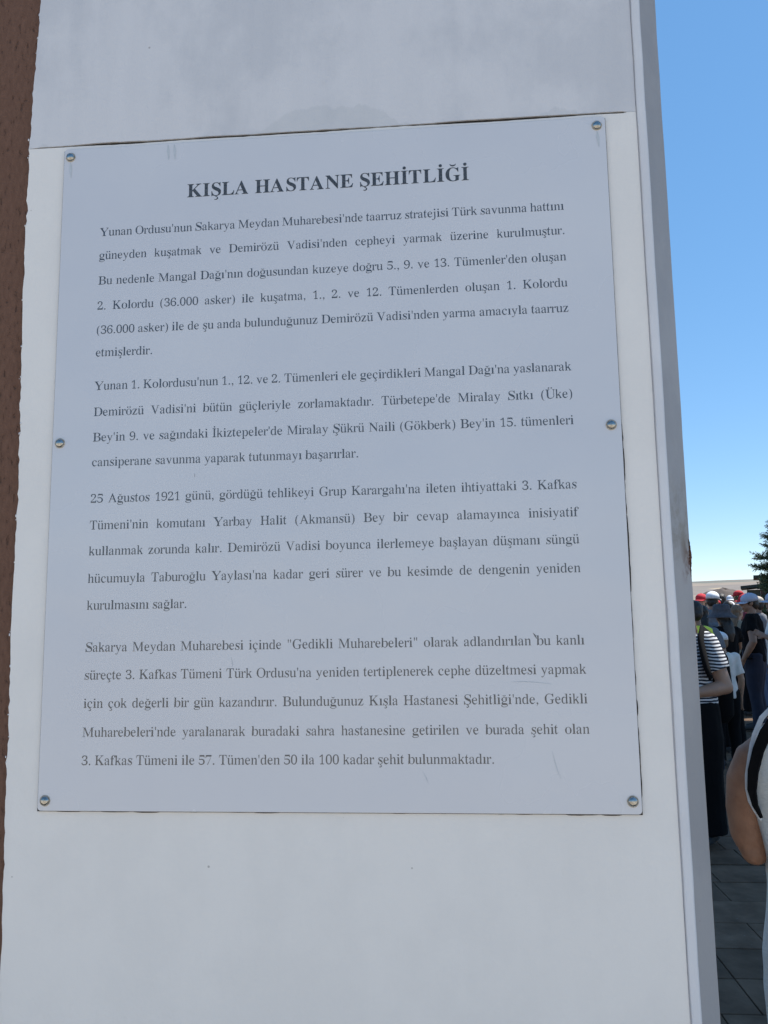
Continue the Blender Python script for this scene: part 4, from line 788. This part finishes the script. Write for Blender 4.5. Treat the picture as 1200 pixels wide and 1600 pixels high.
    # hair
    if hair:
        t = MB(); t.ell(hc + q @ V(0, -.022, .030), (.083 * s, .094 * s, .095 * s), 22, 14, q)
        t.ell(hc + q @ V(0, -.050, -.020), (.074 * s, .062 * s, .075 * s), 18, 12, q)
        if longhair:
            t.tube([hc + q @ V(0, -.055, -.02), V(0, -.075, 1.46), V(0, -.10, 1.36), V(0, -.105, 1.27)], [.078 * s, .078 * s, .068 * s, .035 * s], 16, .55)
        t.remesh('hair', hair, root, .009, 1, .005, 30)
    if cap:
        c0 = hc + q @ V(0, -.012, .036); n1, n2 = 26, 8; v = []; f = []
        for j in range(n2 + 1):
            th = math.pi / 2 * j / n2
            for k in range(n1):
                a = 2 * math.pi * k / n1; rr = math.sin(th)
                seam = 1 + .012 * abs(math.cos(3 * a))
                p = V(.090 * rr * math.cos(a) * seam, .108 * rr * math.sin(a) * seam, .084 * math.cos(th) + .010)
                if j == n2: p = V(.089 * math.cos(a), .107 * math.sin(a), -.016 - .006 * math.sin(a))
                v.append(c0 + q @ p)
        for j in range(n2):
            for k in range(n1): f.append((j * n1 + k, (j + 1) * n1 + k, (j + 1) * n1 + (k + 1) % n1, j * n1 + (k + 1) % n1))
        cp = mesh('cap', v, f, cap, root, True)
        sm = cp.modifiers.new('thick', 'SOLIDIFY'); sm.thickness = .004
        MB().ell(c0 + q @ V(0, 0, .095), (.008, .008, .005), 8, 4).build('button', cap, cp, True)
        if brim:
            v = []; f = []; nn = 12
            for r_ in range(5):
                for k in range(nn + 1):
                    a = math.pi * (.12 + .76 * k / nn); w = r_ / 4
                    x = .092 * math.cos(a) * (1 - .06 * w); y = .098 * math.sin(a) + .075 * w * math.sin(a) ** .6
                    v.append(c0 + q @ V(x, y, -.008 - .020 * w - 1.6 * x * x))
            for r_ in range(4):
                for k in range(nn): a = r_ * (nn + 1) + k; f.append((a, a + 1, a + nn + 2, a + nn + 1))
            bo = mesh('brim', v, f, cap, cp, True); sm = bo.modifiers.new('thick', 'SOLIDIFY'); sm.thickness = .004
    if bucket:
        c0 = hc + q @ V(0, -.008, .030); prof = [(.02, .100), (.070, .098), (.092, .086), (.102, .03), (.107, 0), (.120, -.018), (.158, -.050), (.168, -.060)]
        v = []; f = []; n1 = 28
        for r_, z in prof:
            for k in range(n1):
                a = 2 * math.pi * k / n1; wv = .004 * math.sin(3 * a) * (r_ > .105)
                v.append(c0 + q @ V(r_ * math.cos(a), r_ * 1.13 * math.sin(a), z + wv))
        for j in range(len(prof) - 1):
            for k in range(n1): f.append((j * n1 + k, (j + 1) * n1 + k, (j + 1) * n1 + (k + 1) % n1, j * n1 + (k + 1) % n1))
        f.append(tuple(range(n1)))
        bo = mesh('bucket_hat', v, f, bucket, root, True); sm = bo.modifiers.new('thick', 'SOLIDIFY'); sm.thickness = .004
    return root, V, s

# face angle: rotation about Z of the direction +Y (90 looks towards -X, 180 towards the camera)
# the woman in the striped T-shirt beside the pillar
lady, V, s = person('woman in navy and white striped t-shirt and black trousers standing close behind the pillar edge', (2.36, 4.33, 0), 138, 1.66, SK[0], STRIPE, BLACK, HAIRB,
                    cap=BEIGE, girth=1.22, skirt=.55, sleeve=.62, armL=((-.275, -.03, 1.075), (-.10, .17, 1.03)), armR=((.26, 0, 1.08), (.12, .18, 1.06)), vox=.007, torso_disp=.005, longhair=True, hem=.90)
MB().tube([V(-.225, .09, 1.14), V(-.215, .12, 1.22), V(-.200, .125, 1.31), V(-.175, .095, 1.40), V(-.155, .02, 1.462), V(-.15, -.09, 1.43), V(-.15, -.14, 1.24)], [.030, .046, .052, .048, .042, .04, .036], 14, .4, ref=(1, .2, 0)).build('bag_strap', BLACK, lady, True)
MB().loft([(-.09 * s, -.205 * s, .80 * s, .10, .05), (-.09 * s, -.21 * s, .86 * s, .15, .075), (-.09 * s, -.205 * s, 1.05 * s, .155, .085), (-.09 * s, -.195 * s, 1.27 * s, .14, .075), (-.09 * s, -.18 * s, 1.35 * s, .10, .045)], 24).remesh('backpack', BLACK, lady, .012, 4)

# man in black T-shirt, cap seen from the side
man, V, s = person('man in black t-shirt and dark jeans with pale grey blue cap turned to the left', (4.68, 9.15, 0), 62, 1.74, SK[1], BLACK, NAVY, HAIRD, cap=GCAP, girth=1.12, sleeve=.55,
                   armL=((-.27, -.03, 1.11), (-.25, .10, .88)), armR=((.245, -.03, 1.1), (.255, .06, .86)), vox=.008, headturn=22, tilt=6)
MB().box(-.262 * s - .036, -.262 * s + .036, -.01, .05, .895 * s, .915 * s).remesh('watch', BLACK, man, .006, 2)
# others
person('man in white t-shirt and pale cap cut off by the right photo edge', (4.67, 8.35, 0), 75, 1.74, SK[1], WHITE, BLACK, HAIRD, cap=GCAP, girth=1.08, sleeve=.75, armL=((-.25, .0, 1.12), (-.12, .16, 1.20)), vox=.009, torso_disp=.010)
person('woman in charcoal bucket hat with long dark hair and black top', (3.80, 7.66, 0), 20, 1.60, SK[1], BLACK, BLACK, HAIRD, bucket=BUCK, longhair=True, sleeve=.5, armR=((.26, .08, 1.20), (.30, .28, 1.28)), headturn=-35)
person('man in white baseball cap and slate grey t-shirt seen from behind', (4.80, 10.95, 0), -48, 1.80, SK[1], GREY, NAVY, HAIRD, cap=WHC)
person('marshal in yellow hi-vis vest with bare dark hair', (3.10, 6.40, 0), -8, 1.64, SK[1], GREY, NAVY, HAIRD, vest=HIVIS, girth=.92, tilt=14)
person('child in white hooded top just behind the hi-vis vest', (3.50, 6.90, 0), 10, 1.32, SK[0], WHITE, BLACK, HAIRB, cap=WHC, sleeve=.8)
person('man in red cap and white shirt behind the striped woman', (5.30, 13.0, 0), 130, 1.80, SK[0], WHITE, NAVY, HAIRD, cap=REDC)
person('person in white cap between the bucket hat and the grey shirt', (5.78, 13.0, 0), -30, 1.66, SK[0], WHITE, DENIM, HAIRD, cap=WHC)
person('person in cream hat standing in the middle of the crowd', (6.72, 16.2, 0), 10, 1.76, SK[0], TAN, DENIM, HAIRD, cap=BEIGE, brim=False)
person('bareheaded woman in white blouse with grey shoulder bag strap', (5.50, 12.2, 0), 35, 1.58, SK[2], WHITE, GREY, HAIRD, longhair=True)
person('man in bright red cap and maroon shirt behind the black t-shirt', (5.66, 11.9, 0), 70, 1.77, SK[1], MAROON, BLACK, HAIRD, cap=REDC)
person('far man in red cap in front of the green shed', (7.90, 18.3, 0), 60, 1.94, SK[1], BLACK, NAVY, HAIRD, cap=REDC)
person('far person in white and red top left of the far red cap', (8.72, 21.2, 0), 160, 1.86, SK[2], MAROON, NAVY, HAIRD, cap=WHC)
person('woman in dark patterned blouse between pillar and white cap', (4.32, 9.95, 0), -20, 1.60, SK[2], GREY, BLACK, HAIRD, longhair=True)
person('man in black shirt deep in the crowd behind bucket hat', (5.15, 11.3, 0), 15, 1.66, SK[1], BLACK, BLACK, HAIRD)
person('person in beige cap and khaki shirt near the pillar edge', (4.55, 12.2, 0), 40, 1.78, SK[2], TAN, DENIM, HAIRD, cap=BEIGE)

person('woman with long light brown hair and khaki blouse looking right', (5.02, 10.6, 0), -60, 1.60, SK[2], TAN, BLACK, HAIRB, longhair=True)
person('man in white polo and red cap with his head bowed', (5.22, 12.05, 0), 25, 1.68, SK[0], WHITE, NAVY, HAIRD, cap=REDC, tilt=20)
person('man in beige cap and grey shirt behind the two pale caps', (5.52, 11.1, 0), 50, 1.72, SK[1], GREY, DENIM, HAIRD, cap=BEIGE)
person('tall bareheaded man in navy shirt behind the beige cap', (6.05, 14.2, 0), 10, 1.82, SK[1], NAVY, DENIM, HAIRD)
person('woman with long light brown hair in maroon top', (6.55, 14.8, 0), -15, 1.62, SK[2], MAROON, GREY, HAIRB, longhair=True)

# woman close by at the right edge, seen from behind
def tank():
    m, n, l, p = nodes('pale_grey_jersey')
    tc = N(n, 'ShaderNodeTexCoord'); sp = N(n, 'ShaderNodeSeparateXYZ'); l.new(tc.outputs['Object'], sp.inputs[0])
    mp = N(n, 'ShaderNodeMapping'); mp.inputs['Scale'].default_value = (1, 1, 3); l.new(tc.outputs['Object'], mp.inputs[0])
    w = N(n, 'ShaderNodeTexNoise'); w.inputs['Scale'].default_value = 110; w.inputs['Detail'].default_value = 5; l.new(mp.outputs[0], w.inputs['Vector'])
    c = N(n, 'ShaderNodeValToRGB'); c.color_ramp.elements[0].color = (.68, .67, .62, 1); c.color_ramp.elements[1].color = (.80, .79, .74, 1); c.color_ramp.elements[0].position = .3; c.color_ramp.elements[1].position = .7
    l.new(w.outputs['Fac'], c.inputs[0]); l.new(c.outputs[0], p.inputs['Base Color']); p.inputs['Roughness'].default_value = .9
    b = N(n, 'ShaderNodeBump'); b.inputs['Distance'].default_value = .0012; l.new(w.outputs['Fac'], b.inputs['Height']); l.new(b.outputs[0], p.inputs['Normal'])
    return m
JERSEY = tank(); OLV = OLIVE
W = empty('person', (1.535, .40, 0)); tag(W, 'woman in sleeveless pale grey top with black shoulder strap at the right edge', 'person')
wb = MB()
for sg in (-1, 1):
    wb.tube([(.09 * sg, 0, .88), (.10 * sg, .01, .68), (.10 * sg, .015, .46), (.10 * sg, -.02, .32), (.10 * sg, -.03, .09), (.10 * sg, -.03, .05)], [.095, .08, .055, .058, .037, .038], 18)
    wb.tube([(.10 * sg, -.07, .045), (.105 * sg, .04, .045), (.11 * sg, .13, .03)], [.034, .04, .028], 12, .8)
wb.loft([(0, 0, .84, .16, .11), (0, 0, .92, .17, .12), (0, 0, 1.03, .15, .10), (0, .005, 1.17, .158, .108), (0, 0, 1.29, .165, .098), (0, -.005, 1.345, .13, .07), (0, -.005, 1.385, .065, .05)], 32)
wb.tube([(0, -.01, 1.34), (0, 0, 1.42), (0, .01, 1.49)], [.058, .050, .050], 18)
hc = Vector((0, .025, 1.535))
wb.ell(hc + Vector((0, -.012, .02)), (.072, .092, .09), 24, 16); wb.ell(hc + Vector((0, .02, -.038)), (.056, .064, .07), 20, 14)
wb.ell(hc + Vector((0, .07, -.09)), (.02, .018, .018)); wb.tube([hc + Vector((0, .078, .02)), hc + Vector((0, .094, -.006)), hc + Vector((0, .103, -.02))], [.008, .011, .013], 8)
wb.ell(hc + Vector((0, .082, -.053)), (.022, .01, .009)); wb.ell(hc + Vector((0, .075, .028)), (.046, .012, .01))
for sg in (-1, 1):
    wb.ell(hc + Vector((.072 * sg, -.008, -.004)), (.009, .019, .03))
    MB().ell(hc + Vector((.029 * sg, .074, .01)), (.011,) * 3).build('eye', EYE, W, True)
L_arm = [(-.115, .020, 1.318), (-.152, .035, 1.308), (-.182, .048, 1.272), (-.200, .055, 1.225), (-.207, .058, 1.17), (-.203, .060, 1.118), (-.197, .061, 1.098)]
wb.tube(L_arm, [.042, .046, .047, .046, .043, .041, .037], 22)
wb.ell((-.201, .052, 1.084), (.029, .030, .028), 18, 12)
wb.tube([(-.196, .062, 1.094), (-.160, .12, 1.080), (-.10, .23, 1.082)], [.036, .040, .026], 20)
hand(wb, Vector((-.10, .23, 1.082)), Vector((.5, .85, 0)), 1)
wb.tube([(.12, 0, 1.318), (.168, 0, 1.312), (.205, .01, 1.22), (.225, 0, 1.06)], [.045, .05, .049, .040], 20); wb.ell((.225, 0, 1.06), (.04,) * 3)
wb.tube([(.225, 0, 1.06), (.22, .10, .95), (.21, .18, .86)], [.039, .04, .026], 18); hand(wb, Vector((.21, .18, .86)), Vector((0, .6, -.8)), -1)
SKW = mat('skin_mottled_tan', (.39, .205, .125), .62, (.31, .155, .092), 34, .0012, 300, spec=.3, sss=.08)  # one tan skin tone with slightly darker mottling
wb.remesh('body', SKW, W, .0055, 3, .0018, 22, 4)
t = MB()
t.loft([(.0, 0, .705, .205, .150), (0, 0, .76, .213, .155), (0, 0, .83, .222, .158), (0, 0, .90, .219, .152), (0, 0, .96, .208, .142), (0, 0, 1.03, .196, .130), (0, .003, 1.08, .197, .124), (0, .005, 1.13, .205, .122), (0, .005, 1.19, .216, .118), (0, .003, 1.25, .217, .110),
        (0, 0, 1.31, .204, .098), (0, -.004, 1.36, .168, .080), (0, -.004, 1.395, .110, .060)], 44)
t.remesh('sleeveless_top', JERSEY, W, .006, 3, .014, 8, 2.0)
MB().tube([(.0, 0, .70), (0, 0, .705)], [.1, .1]).build('waist_lining', JERSEY, W)
t = MB()
for sg in (-1, 1): t.tube([(.095 * sg, 0, .86), (.108 * sg, .005, .64), (.108 * sg, .01, .44), (.108 * sg, -.01, .26), (.108 * sg, -.02, .08)], [.118, .104, .086, .08, .076], 18)
t.loft([(0, 0, .70, .20, .138), (0, 0, .90, .185, .13), (0, 0, .99, .16, .115)], 30)
t.remesh('trousers', OLV, W, .011, 3, .008, 9)
for sg in (-1, 1):
    MB().tube([(.10 * sg, -.09, .04), (.103 * sg, -.03, .055), (.107 * sg, .05, .05), (.113 * sg, .15, .032)], [.033, .043, .044, .029], 14, .85).remesh('shoe', SHOEW, W, .009, 1)
t = MB(); t.ell(hc + Vector((0, -.022, .028)), (.082, .094, .095), 24, 16); t.ell(hc + Vector((0, -.055, -.02)), (.075, .06, .08), 20, 12); t.ell(hc + Vector((0, -.12, .04)), (.045, .045, .045))
t.remesh('hair', HAIRD, W, .008, 1, .004, 40)
def band(name, pts, w, th, m):
    """flat strap following pts, width w in the frame plane"""
    pts = [Vector(p) for p in pts]; rs = []
    for i, p in enumerate(pts):
        a = pts[max(0, i - 1)]; b_ = pts[min(len(pts) - 1, i + 1)]; t_ = (b_ - a).normalized()
        n_ = Vector((-.72, -.69, 0)); u = t_.cross(n_).normalized(); n2 = u.cross(t_)
        rs.append([p + u * w[i] / 2 - n2 * th, p + u * w[i] / 2 + n2 * th, p - u * w[i] / 2 + n2 * th, p - u * w[i] / 2 - n2 * th])
    o = MB().rings(rs).build(name, m, W)
    bv = o.modifiers.new('b', 'BEVEL'); bv.width = .0015; bv.segments = 2
    return o
band('shoulder_strap', [ (-0.1628, -0.0779, 1.3979), (-0.1854, -0.0717, 1.3747), (-0.2057, -0.0642, 1.3438), (-0.2186, -0.0558, 1.3099), (-0.2279, -0.046, 1.2668), (-0.2302, -0.0381, 1.2277), (-0.2244, -0.0339, 1.1981), (-0.2133, -0.0329, 1.1731) ], [.022, .023, .023, .022, .021, .018, .012, .006], .003, BLACK)
band('armhole_trim', [ (-0.1665, -0.0597, 1.4108), (-0.1867, -0.0538, 1.3925), (-0.2045, -0.0474, 1.3715), (-0.2176, -0.039, 1.3373), (-0.2277, -0.0345, 1.296), (-0.234, -0.0266, 1.2541), (-0.2338, -0.0212, 1.2277), (-0.2292, -0.0175, 1.2017), (-0.22, -0.0194, 1.1821), (-0.2094, -0.0214, 1.1652) ], [.009, .009, .010, .010, .009, .008, .007, .006, .006, .005], .002, TRIM)
